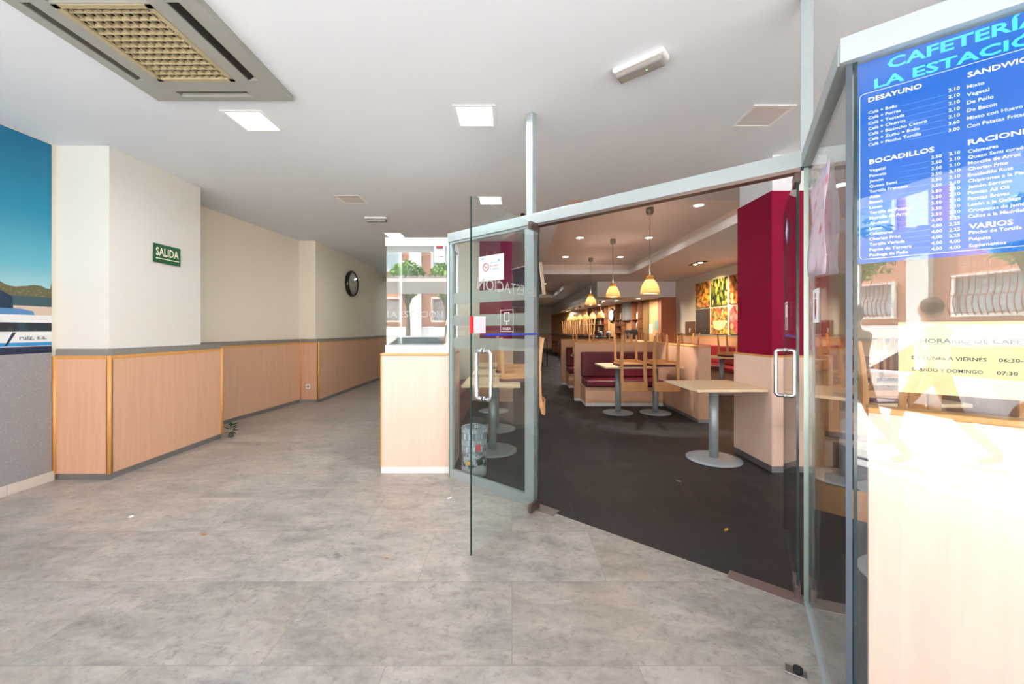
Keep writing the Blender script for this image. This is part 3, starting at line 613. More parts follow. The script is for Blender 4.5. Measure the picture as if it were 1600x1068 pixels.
for nm, a, ln in (('hour_hand', R(300), .11), ('minute_hand', R(65), .17)):
    m = MB(); m.bar((.074, 0, 0), (.074, ln * math.sin(a), ln * math.cos(a)), .012, .003, up=(1, 0, 0)); m.build(nm, M['black'], o)
m = MB(); m.lathe([(0, .087), (.25, .079)], n=40, axis='x'); m.build('cover_glass', glass('clock_glass', (.97, .97, .97), .03), o)
o = thing('green_bundle', 'small dark green leafy bundle on the floor where the wainscot ends', 'plant', (-3.50, 4.9, 0))
m = MB()
for k in range(26):
    a = random.uniform(0, 6.28); r = random.uniform(.02, .07); z = random.uniform(.03, .15); d = Vector((math.cos(a), math.sin(a), random.uniform(-.3, .5))).normalized(); s_ = d.cross(Vector((0, 0, 1))).normalized() * .02; c_ = Vector((math.cos(a) * r * .3, math.sin(a) * r * .3, z))
    m.poly([c_, c_ + d * .035 + s_, c_ + d * .08, c_ + d * .035 - s_])
m.build('leaves', plain('dark_leaf', '#1d3a20', .5), o)
m = MB(); m.lathe([(0, 0), (.028, 0), (.03, .03), (.02, .05), (0, .05)], n=14); m.build('stub', plain('dull_grey_stub', '#54554f', .5), o)

# ------------------------------------------------------------------ ceiling cassette
def plate(mb, xs, ys, z0, z1, holes):
    for i in range(len(xs) - 1):
        for j in range(len(ys) - 1):
            if (i, j) not in holes: mb.box(xs[i], xs[i + 1], ys[j], ys[j + 1], z0, z1)
o = thing('air_conditioner', 'dusty grey ceiling air conditioner cassette with a cream lattice grille', 'air conditioner', (-2.005, 2.285, 2.93))
m = MB(); xs = [-.47, -.405, -.355, -.262, .222, .312, .375, .47]; ys = [-.47, -.42, -.36, -.345, .245, .36, .42, .47]
plate(m, xs, ys, 0, .04, {(1, 2), (1, 3), (5, 2), (5, 3), (3, 3), (3, 5), (3, 1)}); m.build('fascia', M['acgrey'], o)
m = MB(); m.box(-.46, .46, -.46, .46, .03, .0399); m.build('backing', plain('dark_inside', '#1b1a18', .8), o)
m = MB()
for k in range(13): m.box(-.26, .22, -.343 + .048 * k, -.337 + .048 * k, .002, .024)
for k in range(11): m.box(-.26 + .0475 * k, -.254 + .0475 * k, -.343, .243, .004, .024)
m.box(-.265, .225, -.35, -.325, -.003, .01); m.box(-.265, .225, .225, .25, -.003, .01); m.box(-.265, -.235, -.35, .25, -.003, .01); m.box(.195, .225, -.35, .25, -.003, .01)
m.build('grille', M['accream'], o)
for (a, b, d, e) in ((-.40, -.36, -.35, .24), (.317, .37, -.35, .24), (-.255, .215, .366, .414), (-.255, .215, -.414, -.366)):
    m = MB()
    if b - a < .1: m.extr([(a, d, .004), (a + .03, d, .022), (a + .033, d, .020), (a + .003, d, .002)], (0, e - d, 0))
    else: m.extr([(a, d, .004), (a, d + .03, .022), (a, d + .033, .020), (a, d + .003, .002)], (b - a, 0, 0))
    m.build('louvre', plain('black_louvre', '#171614', .5) if a > .3 else plain('dark_louvre', '#4a473f', .5), o)

# ------------------------------------------------------------------ ceiling lights
def panel_light(x, y, on, label, p=21):
    o = thing('ceiling_light', label, 'ceiling light', (x, y, H), group='square corridor ceiling lights')
    m = MB(); plate(m, [-.155, -.13, .13, .155], [-.155, -.13, .13, .155], -.008, .0, {(1, 1)}); m.build('frame', M['white'], o, bevel=.002)
    m = MB(); m.box(-.13, .13, -.13, .13, -.0055, -.001); m.build('diffuser', M['lit'] if on else M['unlit'], o)
    if on: area(o, (0, 0, -.012), .25, p, (.96, .98, 1))
    return o
panel_light(-2.03, 3.09, True, 'lit square ceiling light beside the air conditioner')
panel_light(-.28, 3.02, True, 'lit square ceiling light in front of the thin post')
panel_light(1.92, 3.02, False, 'unlit square ceiling panel near the corner post')
panel_light(-2.01, 4.94, False, 'unlit square ceiling panel in the corridor')
panel_light(-.27, 4.99, True, 'small lit square ceiling light above the open glass door')
panel_light(-2.03, 6.8, True, 'lit square ceiling light just above the display case', 14)
panel_light(-2.4, 12.3, True, 'added unseen square ceiling light deep in the corridor beyond the display case', 14)  # added out of view to brighten the corridor end wall
def emergency(x, y, rz, label):
    o = thing('emergency_light', label, 'emergency light', (x, y, H), rz, 'emergency lights on the ceiling')
    m = MB(); m.box(-.16, .16, -.055, .055, -.03, 0); m.build('housing', M['white'], o, bevel=.012)
    m = MB(); m.box(-.145, .145, -.045, .045, -.065, -.03); m.build('lens', M['prismatic'], o, bevel=.016, seg=3)
    m = MB(); m.cyl((.04, 0, -.0655), (.04, 0, -.067), .006, n=10); m.build('indicator', emit('green_indicator', (.25, .8, .3), .6), o)
emergency(.785, 2.41, FA, 'long emergency light with clear lens above the door beam')
emergency(-1.98, 5.75, 0, 'emergency light far along the corridor ceiling')
def downlight(x, y, z, label, p, group, r=.09, warm=(1, .93, .84)):
    o = thing('downlight', label, 'downlight', (x, y, z), group=group)
    m = MB(); m.lathe([(r, 0), (r, -.006), (r * .82, -.009), (r * .82, -.004)], n=24); m.build('trim_ring', M['white'], o)
    m = MB(); m.lathe([(r * .82, -.005), (0, -.005)], n=24); m.build('diffuser', emit('lit_downlight', (1, .95, .86), 10), o)
    if p: area(o, (0, 0, -.014), r * 1.4, p, warm)
    return o
g_ = 'downlights in the raised ceiling tray'; HT = H + .30
for (x, y, t_) in ((1.43, 8.29, 'left one of the middle pair of tray downlights'), (1.42, 10.46, 'left one of the far pair of tray downlights'), (2.88, 8.29, 'right one of the middle pair of tray downlights'), (2.88, 10.46, 'right one of the far pair of tray downlights'), (2.9, 6.12, 'bright tray downlight closest to the door beam'), (1.42, 6.12, 'tray downlight hidden partly behind the door beam')):
    downlight(x, y, HT, t_, 2.5, g_)
for i, (x, y) in enumerate(((4.46, 13.9), (3.95, 14.9), (3.5, 15.1), (3.87, 17.5), (3.33, 20.7), (3.29, 23.5))):
    downlight(x, y, 2.44, ['downlight over the near end of the bar', 'downlight over the bar beside the header, second from the right', 'downlight over the bar nearest the orange pendant', 'downlight over the bar above the round clock', 'downlight over the far half of the bar', 'downlight over the far end of the bar'][i], 42, 'downlights over the bar')
for i, y in enumerate((16.6, 18.6)): downlight(1.37, y, HT, ['nearer', 'farther'][i] + ' downlight in the far ceiling tray', 9, 'downlights in the far ceiling tray')
o = thing('recessed_spotlight', 'black recessed twin spotlight in the ceiling above the food pictures', 'spotlight', (4.58, 9.7, H), R(90))
m = MB(); plate(m, [-.28, -.24, -.02, .02, .24, .28], [-.11, -.08, .08, .11], -.012, 0, {(1, 1), (3, 1)}); m.box(-.27, .27, -.1, .1, -.003, 0); m.build('trim_frame', M['black'], o)
for sx_ in (-.13, .13):
    m = MB(); m.lathe([(.055, -.003), (.05, -.02), (.035, -.01), (0, -.01)], (sx_, 0, 0), n=20); m.build('lamp_head', emit('spot_bulb', (1, .85, .65), 3), o)
for dy in (-.7, .9):
    sl = bpy.data.lights.new('lamp_light', 'SPOT'); sl.energy = 700; sl.color = (1, .72, .42); sl.spot_size = R(75); sl.spot_blend = .7; sl.shadow_soft_size = .05
    so = bpy.data.objects.new('lamp_light', sl); COL.objects.link(so); so.parent = o; so.location = (0.13 if dy > 0 else -.13, 0, -.03); so.rotation_euler = Vector((dy, -.97, -1.2)).to_track_quat('-Z', 'Y').to_euler()
# pendants
def pendant(x, y, zb, ztop, label, group, p=5, hot=True, s=1.0):
    o = thing('pendant_lamp', label, 'pendant lamp', (x, y, ztop), group=group); z = zb - ztop
    m = MB(); m.lathe([(0, 0), (.06, 0), (.06, -.07), (.045, -.1), (0, -.1)], n=20); m.build('canopy', plain('pewter_canopy', '#8b857c', .35, .6), o)
    m = MB(); m.tube([(0, 0, -.09), (0, 0, z + .28)], .0035, 6); m.build('cord', plain('pale_cord', '#6f665f', .6), o)
    prof = [(.15, 0), (.148, .03), (.14, .085), (.122, .14), (.095, .19), (.062, .23), (.055, .285)]
    m = MB(); m.lathe([(r * s, z + h * s) for r, h in prof], n=32)
    sh = m.build('shade', SHADE, o); sh.modifiers.new('thickness', 'SOLIDIFY').thickness = .004
    m = MB(); m.lathe([(.063 * s, z + .228 * s), (.058 * s, z + .288 * s), (.052 * s, z + .288 * s), (.057 * s, z + .228 * s), (.063 * s, z + .228 * s)], n=24); m.lathe([(.0, z + .284), (.053, z + .284), (.053, z + .288), (0, z + .288)], n=24); m.build('cap', plain('amber_cap', '#d98f2c', .4), o)
    m = MB(); m.lathe([(0, z + .08), (.03, z + .09), (.038, z + .12), (.03, z + .15), (.015, z + .19), (0, z + .2)], n=16); m.build('bulb', emit('warm_bulb', (1, .78, .42), 9), o)
    point(o, (0, 0, z + .212), p, (1, .92, .82), .02)
    point(o, (0, 0, z + .315), p * .03, (1, .82, .70), .06)  # added uplight above the closed cap, brightens the ceiling over the lamp
    return o
SHADE = bpy.data.materials.new('amber_shade'); SHADE.use_nodes = True
_n = SHADE.node_tree.nodes; _l = SHADE.node_tree.links; _p = _n['Principled BSDF']; _p.inputs['Base Color'].default_value = col('#f3d39a'); _p.inputs['Roughness'].default_value = .35
_t = _n.new('ShaderNodeBsdfTranslucent'); _t.inputs[0].default_value = (1, .88, .62, 1); _x = _n.new('ShaderNodeMixShader'); _x.inputs[0].default_value = .6
_l.new(_p.outputs[0], _x.inputs[1]); _l.new(_t.outputs[0], _x.inputs[2]); _l.new(_x.outputs[0], _n['Material Output'].inputs[0])
pendant(2.20, 6.28, 1.90, HT, 'largest cream glass pendant lamp, nearest under the raised tray', 'pendants under the raised tray', 300)
pendant(2.17, 8.46, 2.03, HT, 'orange pendant lamp, the middle one under the raised tray', 'pendants under the raised tray', 300)
pendant(2.13, 10.65, 2.0, HT, 'amber pendant lamp, farthest of the three under the tray', 'pendants under the raised tray', 300)
for i in range(6):
    x = 3.38 - .0657 * 1.12 * i; y = 15 + 1.12 * i
    pendant(x, y, 1.78, 2.44, ['first and nearest', 'second', 'third', 'fourth', 'fifth', 'sixth and farthest'][i] + ' pendant lamp along the bar counter', 'pendants over the bar', 60)

# ------------------------------------------------------------------ tables
def table(x, y, sx_, sy_, label, rz=0, group='pedestal tables', rb=.26, src=None):
    o = thing('pedestal_table', label, 'table', (x, y, 0), rz, group)
    m = MB(); m.box(-sx_ / 2, sx_ / 2, -sy_ / 2, sy_ / 2, .742, .77); m.build('tabletop', M['top'], o, bevel=.004)
    m = MB(); m.cyl((0, 0, .02), (0, 0, .735), .045, n=24); m.box(-.14, .14, -.14, .14, .733, .742); m.build('column', M['greymetal'], o)
    m = MB(); m.lathe([(0, .026), (.05, .026), (rb * .8, .02), (rb, .012), (rb, 0), (0, 0)], n=40); m.build('base', M['greymetal'], o)
    return o
table(2.075, 4.05, .70, .70, 'empty square pedestal table against the maroon pillar', R(2), rb=.265)
table(1.70, 6.31, .595, .72, 'left pedestal table at the front booth, holding an upturned chair', rb=.24)
table(2.30, 6.31, .595, .72, 'right pedestal table at the front booth, holding an upturned chair', rb=.24)
table(-.215, 4.34, .60, .72, 'pedestal table just behind the side window', rb=.27)
table(-.215, 5.28, .60, .72, 'second pedestal table behind the side window', rb=.26)
table(-.30, 6.45, .60, .70, 'pedestal table in front of the far maroon pillar', rb=.25)
table(4.42, 8.3, .70, .70, 'pedestal table beside the red wall bench under the strawberry picture', rb=.24)
table(4.40, 10.4, .70, .70, 'pedestal table beside the red wall bench under the fruit bowl picture', rb=.24)
table(3.95, 11.9, .70, .70, 'pedestal table between the booths and the coffee bean picture', rb=.24)
table(1.62, 8.5, .60, .70, 'left pedestal table in the second booth', rb=.24)
table(2.28, 8.5, .60, .70, 'right pedestal table in the second booth', rb=.24)
table(3.12, 3.22, .72, .50, 'pedestal table right of the maroon pillar seen through the narrow side pane', rb=.24)
table(2.14, 2.08, .90, .60, 'pedestal table right behind the shop front glass', FA, rb=.24)
table(4.05, 4.5, .70, .70, 'pedestal table far behind the shop front glass', rb=.24)

# ------------------------------------------------------------------ upturned chairs: seat down on a table, back hanging over the edge at local -y
def make_chair(label, group):
    o = thing('upturned_chair', label, 'chair', (0, 0, 0), 0, group); q = lambda z: .474 - z
    def rrect(w0, w1, d0, d1, r, n=5):
        P = []
        for (cx, cy, a0, w_) in ((w1 / 2 - r, d1 - r, 0, 0), (-w1 / 2 + r, d1 - r, 90, 0), (-w0 / 2 + r, d0 + r, 180, 0), (w0 / 2 - r, d0 + r, 270, 0)):
            for k in range(n + 1): a = R(a0 + 90 * k / n); P.append((cx + r * math.cos(a), cy + r * math.sin(a)))
        return P
    m = MB(); m.prism(rrect(.36, .41, -.195, .205, .05), q(.440), q(.424)); m.build('seat', M['chairwood'], o, bevel=.003)
    m = MB(); m.prism(rrect(.375, .42, -.188, .215, .055), q(.473), q(.440)); m.build('cushion', M['leather'], o, bevel=.007, seg=3)
    m = MB(); m.box(-.15, .15, .155, .175, q(.436), q(.385)); m.box(-.165, -.147, -.19, .16, q(.436), q(.385)); m.box(.147, .165, -.19, .16, q(.436), q(.385)); m.build('seat_rail', M['chairwood'], o, bevel=.002)
    for sx_ in (-1, 1):
        m = MB(); m.bar((sx_ * .166, .17, q(.437)), (sx_ * .178, .195, q(0)), .036, .036, 0, .024, .026); m.build('leg', M['chairwood'], o, bevel=.003)
    Y = [(0, -.262, .028), (.15, -.235, .036), (.32, -.218, .044), (.45, -.213, .05), (.6, -.222, .044), (.72, -.238, .036), (.82, -.256, .028)]
    for sx_ in (-1, 1):
        m = MB(); pr = [(y + t / 2, q(z)) for z, y, t in Y] + [(y - t / 2, q(z)) for z, y, t in Y[::-1]]; x0 = sx_ * .174
        m.extr([(x0 - .021, a, b) for a, b in pr], (.042, 0, 0)); m.build('back_leg', M['chairwood'], o, bevel=.003)
    m = MB(); k = 10; P = [(-.195 + .39 * i / k, -.262 - .022 * (1 - (2 * i / k - 1) ** 2)) for i in range(k + 1)]
    m.prism(P + [(x, y - .016) for x, y in P[::-1]], q(.83), q(.69)); m.build('backrest', M['chairwood'], o, bevel=.003)
    return o
chair0 = None
def chair(x, y, rz, label, z=.77):
    global chair0
    if chair0 is None: chair0 = make_chair(label, 'upturned wooden chairs on the tables'); r = chair0
    else: r = dup(chair0, label=label)
    r.location = (x, y, z); r.rotation_euler = (0, 0, R(rz)); return r
chair(1.82, 6.12, 0, 'upturned wooden chair hanging on the left table of the front booth')
chair(2.31, 6.12, 0, 'upturned wooden chair hanging on the right table of the front booth')
chair(.075, 4.42, 90, 'upturned wooden chair hanging beside the door post behind the side window')
chair(.0, 5.3, 90, 'upturned wooden chair on the second table behind the side window')
chair(4.60, 8.25, 90, 'upturned wooden chair on the table beside the maroon pillar and wall bench')
chair(4.185, 10.4, -90, 'upturned wooden chair on the table under the fruit bowl picture, facing the booths')
chair(4.615, 10.4, 90, 'upturned wooden chair on the table under the fruit bowl picture, on the wall side')
chair(3.735, 11.9, -90, 'upturned wooden chair on the far table, on the side towards the bar clock')
chair(4.165, 11.9, 90, 'upturned wooden chair on the far table, on the side towards the coffee bean picture')
chair(1.50, 8.33, 0, 'upturned wooden chair at the left end of the second booth')
chair(2.28, 8.33, 0, 'upturned wooden chair on the right table of the second booth')
chair(2.935, 3.22, -90, 'upturned wooden chair seen through the narrow side pane')
pc = C + Vector((1.02, .815, 0)); pf = U * .22
chair(2.02 - U.x * .19, 1.985 - U.y * .19, math.degrees(FA), 'upturned wooden chair close behind the shop glass, at the left end of its table')
chair(2.02 + U.x * .22, 1.985 + U.y * .22, math.degrees(FA), 'upturned wooden chair behind the yellow opening hours sheet')
chair(3.835, 4.5, -90, 'upturned wooden chair on the table far behind the shop glass, left side')
chair(4.265, 4.5, 90, 'upturned wooden chair on the table far behind the shop glass, right side')

# ------------------------------------------------------------------ booths: partitions and benches
t = thing('booth_partition', 'long beech partition running back beside the front booth', 'partition', (2.74, 7.6, 0))
m = MB(); m.box(-.09, .09, -2.0, 2.0, .055, 1.075); m.build('panel', M['beech'], t, bevel=.003)
m = MB(); m.box(-.093, .093, -2.004, 2.0, 1.075, 1.10); m.build('cap', M['edge'], t, bevel=.005)
m = MB(); m.box(-.085, .085, -1.995, 2.0, 0, .055); m.build('plinth', M['plinth'], t)
def booth(y, x0, x1, lab1, lab2):
    t = thing('booth_partition', lab1, 'partition', ((x0 + x1) / 2, y, 0)); wd = (x1 - x0) / 2
    m = MB(); m.box(-wd, wd, 0, .09, .055, 1.075); m.build('panel', M['beechx'], t, bevel=.003)
    m = MB(); m.box(-wd - .003, wd, -.003, .093, 1.075, 1.10); m.build('cap', M['edge'], t, bevel=.005)
    m = MB(); m.box(-wd + .005, wd, .005, .085, 0, .055); m.build('plinth', M['whitealu'], t)
    t = thing('booth_bench', lab2, 'bench', ((x0 + x1) / 2 + .05, y, 0)); wd = (x1 - x0) / 2 - .06
    m = MB(); m.box(-wd, wd, -.50, -.004, .06, .33); m.build('base', M['beechx'], t, bevel=.004)
    m = MB(); m.box(-wd + .005, wd, -.495, -.01, 0, .06); m.build('plinth', M['whitealu'], t)
    m = MB(); m.box(-wd, wd, -.53, -.07, .332, .455); m.build('seat_cushion', M['leather'], t, bevel=.03, seg=4)
    m = MB(); m.box(-wd, wd, -.10, -.004, .46, .92); m.build('back_cushion', M['leather'], t, bevel=.028, seg=4)
booth(7.36, 1.17, 2.648, 'low beech partition behind the front booth bench', 'maroon padded bench of the front booth')
booth(9.5, 1.19, 2.648, 'low beech partition at the back of the second booth', 'maroon padded bench of the second booth')
t = thing('wall_bench', 'red padded bench along the right wall under the food pictures', 'bench', (5.52, 9.5, 0))
m = MB(); m.box(-.45, -.02, -3.7, 3.7, 0, .33); m.build('base', M['beechx'], t, bevel=.004)
for k in range(6):
    m = MB(); m.box(-.50, -.08, -3.7 + 1.2333 * k + .006, -3.7 + 1.2333 * (k + 1) - .006, .332, .45); m.build('seat_cushion', M['redleather'], t, bevel=.03, seg=3)
    m = MB(); m.box(-.12, -.015, -3.7 + 1.2333 * k + .006, -3.7 + 1.2333 * (k + 1) - .006, .455, .92); m.build('back_cushion', M['redleather'], t, bevel=.028, seg=3)
t = thing('wall_bench', 'dark maroon bench along the low left partition behind the side window', 'bench', (-1.145, 5.7, 0))
m = MB(); m.box(.005, .42, -1.35, 1.35, 0, .33); m.build('base', M['darkwood'], t, bevel=.004)
m = MB(); m.box(.06, .45, -1.35, 1.35, .332, .45); m.build('seat_cushion', M['leather'], t, bevel=.03, seg=3)
m = MB(); m.box(.005, .10, -1.35, 1.35, .455, .92); m.build('back_cushion', M['leather'], t, bevel=.028, seg=3)

# ------------------------------------------------------------------ food pictures on the right wall
prints = [
    ('orange and brown dried fruit', spots('print_dried_fruit', '#6a4a22', ['#d8862a', '#e0a338', '#3f2a1c', '#c06a22', '#d9a860'], 9, .5)),
    ('dark green vegetable spears', spots('print_spears', '#10180c', ['#20351a', '#6f7d2a', '#c8bf62', '#18240f', '#3d5224'], 10, .45, stretch=(1.6, .7, 1))),
    ('brown nuts and almonds', spots('print_nuts', '#5a2c12', ['#c9752e', '#dba05e', '#a9551f', '#e8bd86'], 8, .5)),
    ('dark coffee beans', spots('print_beans', '#1f1512', ['#3d2a22', '#4d372c', '#2b1d18', '#5c4536'], 32, .45)),
    ('a bowl of chopped fruit', spots('print_fruit', '#4a2712', ['#e8b82e', '#c9282e', '#7c8c2c', '#f0d070', '#6a1c22', '#f2e2b0'], 13, .5)),
    ('red and pink strawberries', spots('print_strawberries', '#7a1622', ['#d83a4a', '#ee8a92', '#c42338', '#f0b0a8', '#8ca03a'], 8, .52))]
for k, (nm, mat) in enumerate(prints):
    r_, c_ = divmod(k, 3); yc = (11.47, 10.565, 9.64)[c_]; zc = (2.345, 1.575)[r_]
    o = thing('food_picture', 'square wall picture of ' + nm, 'picture', matrix=frame((5.566, yc, zc), (0, -1)), group='food pictures on the right wall')
    m = MB(); m.box(-.405, .405, -.36, .36, 0, .03); m.build('canvas', mat, o, bevel=.003)
    if k == 4:
        m = MB(); P = [(.33 * math.cos(R(a)) + .05, .22 * math.sin(R(a)) - .03, .031) for a in range(180, 361, 12)]; m.extr(P + [(.38, -.0, .031), (-.28, -.0, .031)], (0, 0, .001)); m.build('printed_bowl', plain('printed_bowl', '#ead9a4', .5), o)
o = thing('brown_menu_board', 'small brown board with a white cup on the right wall before the pictures', 'board', matrix=frame((5.566, 12.28, 1.35), (0, -1)))
m = MB(); m.box(-.33, .33, -.24, .24, 0, .02); m.build('board', plain('brown_board', '#6e431f', .5), o, bevel=.003)
m = MB(); m.extr([(-.05, .03, .0205), (.05, .03, .0205), (.03, -.1, .0205), (-.03, -.1, .0205)], (0, 0, .001)); m.build('printed_cup', M['white'], o)

# ------------------------------------------------------------------ bar at the back
def BC(y): return 3.4 - .068 * (y - 15)
t = thing('bar_counter', 'long dark topped bar counter running along the back of the cafe', 'bar counter', (3.3, 19, 0))
def strip(mb, y0, y1, o0, o1, z0, z1): mb.prism([(BC(y0) + o0 - 3.3, y0 - 19), (BC(y0) + o1 - 3.3, y0 - 19), (BC(y1) + o1 - 3.3, y1 - 19), (BC(y1) + o0 - 3.3, y1 - 19)], z0, z1)
m = MB(); strip(m, 14.3, 24.5, -.28, .25, .08, 1.02); m.build('body', M['midwood'], t)
m = MB(); strip(m, 14.25, 24.55, -.36, .32, 1.02, 1.08); m.build('worktop', plain('black_granite', '#1c1b1a', .2), t, bevel=.006)
m = MB(); strip(m, 14.3, 24.5, -.26, .2, 0, .08); m.build('plinth', M['plinth'], t)
def stool(label, x, y, z, flip, group, wm):
    o = thing('upturned_bar_stool' if flip else 'bar_stool', label, 'bar stool', (x, y, z), R(20), group); f_ = (lambda v: .72 - v) if flip else (lambda v: v)
    m = MB(); m.lathe([(0, f_(.715)), (.16, f_(.715)), (.175, f_(.69)), (.165, f_(.67)), (0, f_(.67))], n=20); m.build('seat', M['leather'] if flip else M['black'], o)
    for i in range(4):
        a = R(45 + 90 * i); m = MB(); m.bar((.12 * math.cos(a), .12 * math.sin(a), f_(.67)), (.19 * math.cos(a), .19 * math.sin(a), f_(0)), .042, .042, 0, .03, .03); m.build('leg', wm, o)
    m = MB(); m.tube([(.165 * math.cos(R(a)), .165 * math.sin(R(a)), f_(.25)) for a in range(45, 405, 90)], .009, 6, closed=True); m.build('foot_rail', wm, o)
for i in range(5):
    y = 16.1 + 1.25 * i; stool(['nearest', 'second nearest', 'middle', 'second farthest', 'farthest'][i] + ' of the bar stools turned over on the bar counter', BC(y) - .12, y, 1.082, True, 'upturned stools on the bar', M['chairwood'])
for i in range(2): stool(['dark bar stool standing in front of the bar', 'dark bar stool standing near the far wall'][i], (2.35, 2.35)[i], (18.2, 21.4)[i], 0, False, 'dark stools before the bar', M['darkwood'])
# back bar: cabinets of differing wood set along the slanting wall
def unit(label, y0, y1, mat, z0=0, z1=2.438, d=.06, name='wall_panel', cat='panel'):
    x0_, x1_ = BW(y0), BW(y1); o = thing(name, label, cat, ((x0_ + x1_) / 2, (y0 + y1) / 2, 0)); ox, oy = o.location.x, o.location.y
    m = MB(); m.prism([(x0_ - .004 - ox, y0 + .01 - oy), (x0_ - .004 - d - ox, y0 + .01 - oy), (x1_ - .004 - d - ox, y1 - .01 - oy), (x1_ - .004 - ox, y1 - .01 - oy)], z0, z1); m.build('board', mat, o)
    return o
def YK(px): k = (px - 800) / 615; return (5.2 + .167 * 13.8) / (k + .167)
unit('pale wood panel with papers at the near end of the back bar', YK(1031.5), YK(1017), M['midwood'])
unit('brown wood panel beside the shelf unit of the back bar', YK(1016.5), YK(1008.5), plain('tobacco_wood', '#7d5c30', .5), d=.1)
def shelves(label, p0, p1, zs, mat):
    y0, y1 = YK(p0), YK(p1); o = thing('shelf_unit', label, 'shelves', (BW((y0 + y1) / 2), (y0 + y1) / 2, 0)); ox, oy = o.location.x, o.location.y
    m = MB(); m.prism([(BW(y0) - .004 - ox, y0 - oy), (BW(y0) - .03 - ox, y0 - oy), (BW(y1) - .03 - ox, y1 - oy), (BW(y1) - .004 - ox, y1 - oy)], .925, 2.438); m.build('back_panel', mat, o)
    for z in zs:
        m = MB(); m.prism([(BW(y0) - .004 - ox, y0 - oy), (BW(y0) - .26 - ox, y0 - oy), (BW(y1) - .26 - ox, y1 - oy), (BW(y1) - .004 - ox, y1 - oy)], z, z + .03); m.build('shelf', M['darkwood'], o)
    for y in (y0 + .02, y1 - .02):
        m = MB(); m.box(BW(y) - .26 - ox, BW(y) - .004 - ox, y - .02 - oy, y + .02 - oy, .925, 2.438); m.build('side_panel', M['darkwood'], o)
    return y0, y1
ORD = ['nearest', 'second', 'third', 'fourth', 'fifth', 'farthest']
def bottle(x, y, z, k, label, group):
    label = ['green', 'brown', 'cream', 'red', 'white', 'amber'][k % 6] + ' ' + label; c_ = ['#27452a', '#5d3a18', '#c9c4b0', '#8a1f22', '#d8d6d0', '#b98a2e'][k % 6]; o = thing('bottle', label, 'bottle', (x, y, z), group=group)
    m = MB(); m.lathe([(0, 0), (.04, 0), (.042, .02), (.042, .17), (.03, .21), (.015, .235), (.015, .29), (0, .29)], n=12); m.build('body', plain('bottle_' + str(k % 6), c_, .15), o)
    m = MB(); m.lathe([(.0165, .27), (.0165, .3), (0, .3)], n=10); m.build('cap', M['black'], o)
    return o
ya, yb = shelves('dark shelf unit above the coffee machine', 1008, 996.5, (1.35, 1.72), M['darkwood'])
for r_, z in enumerate((1.38, 1.75)):
    for i in range(5): bottle(BW(ya + .25 + i * (yb - ya - .5) / 4) - .15, ya + .25 + i * (yb - ya - .5) / 4, z, i + 2 * r_, 'bottle on the ' + ('lower' if r_ == 0 else 'upper') + ' shelf above the coffee machine, ' + ORD[i] + ' along it', 'bottles above the coffee machine, ' + ('lower' if r_ == 0 else 'upper') + ' shelf')
unit('pale panel behind the blue and violet hanging sign', YK(996), YK(990.5), M['top'])
o = thing('hanging_sign', 'tall blue and violet sign on the back bar', 'sign', matrix=frame((BW(YK(993)) - .075, YK(993), 0), (.167, -1)))
m = MB(); m.box(-.2, .2, 1.45, 1.78, 0, .02); m.build('violet_field', plain('violet_print', '#5a4690', .5), o)
m = MB(); m.box(-.2, .2, 1.78, 1.93, 0, .02); m.build('blue_field', plain('sign_blue', '#2d62b4', .5), o)
unit('grey glazed cupboard over the back bar', YK(990), YK(981.5), plain('grey_glazing', '#8d8a88', .2), 1.72, 2.438, .25, 'wall_cupboard', 'cupboard')
unit('yellow wood panel below the glazed cupboard', YK(990), YK(981.5), M['midwood'], .9, 1.70, .08)
ya, yb = shelves('dark shelf unit to the right of the round bar clock', 981, 970, (1.2, 1.5, 1.75), M['darkwood'])
for i in range(4): bottle(BW(ya + .3 + i * (yb - ya - .6) / 3) - .15, ya + .3 + i * (yb - ya - .6) / 3, 1.53, i, 'bottle on the middle shelf right of the round bar clock, ' + ORD[i] + ' along it', 'bottles right of the bar clock, middle shelf')
for i in range(4): bottle(BW(ya + .3 + i * (yb - ya - .6) / 3) - .15, ya + .3 + i * (yb - ya - .6) / 3, 1.78, i + 2, 'bottle on the top shelf right of the round bar clock, ' + ORD[i] + ' along it', 'bottles right of the bar clock, top shelf')
unit('pale wood panel behind the round bar clock', YK(969.5), YK(953.5), M['midwood'], d=.1)
yk = YK(960.5)
o = thing('bar_clock', 'round black clock on the pale panel of the back bar', 'clock', matrix=frame((BW(yk) - .107, yk, 1.98), (.167, -1)))
m = MB(); m.cyl((0, 0, 0), (0, 0, .06), .31, n=36); m.build('rim', MATS['gloss_black_rim'], o, bevel=.01)
m = MB(); m.cyl((0, 0, .0605), (0, 0, .062), .25, n=36); m.build('dial', plain('pale_blue_dial', '#8d9c9c', .4), o)
m = MB(); m.bar((0, 0, .064), (.08, .12, .064), .014, .003, up=(0, 0, 1)); m.bar((0, 0, .066), (-.03, .2, .066), .01, .003, up=(0, 0, 1)); m.build('hands', M['black'], o)
ya, yb = shelves('far dark shelf unit left of the round bar clock', 953, 926, (1.25, 1.55, 1.85), M['darkwood'])
for r_, z in enumerate((1.28, 1.58)):
    for i in range(6): bottle(BW(ya + .4 + i * (yb - ya - .8) / 5) - .15, ya + .4 + i * (yb - ya - .8) / 5, z, i + 3 * r_, 'bottle on the ' + ('lower' if r_ == 0 else 'upper') + ' far shelf left of the bar clock, ' + ORD[i] + ' along it', 'bottles left of the bar clock, ' + ('lower' if r_ == 0 else 'upper') + ' far shelf')
t = thing('back_counter', 'dark back counter below the shelves of the bar', 'counter', (4.4, 17, 0))
m = MB(); P = [(BW(y) - o_ - 4.4, y - 17) for y, o_ in ((13.9, .11), (13.9, .55), (22, .55), (22, .11))]; m.prism(P, .0, .88); m.build('body', M['darkwood'], t)
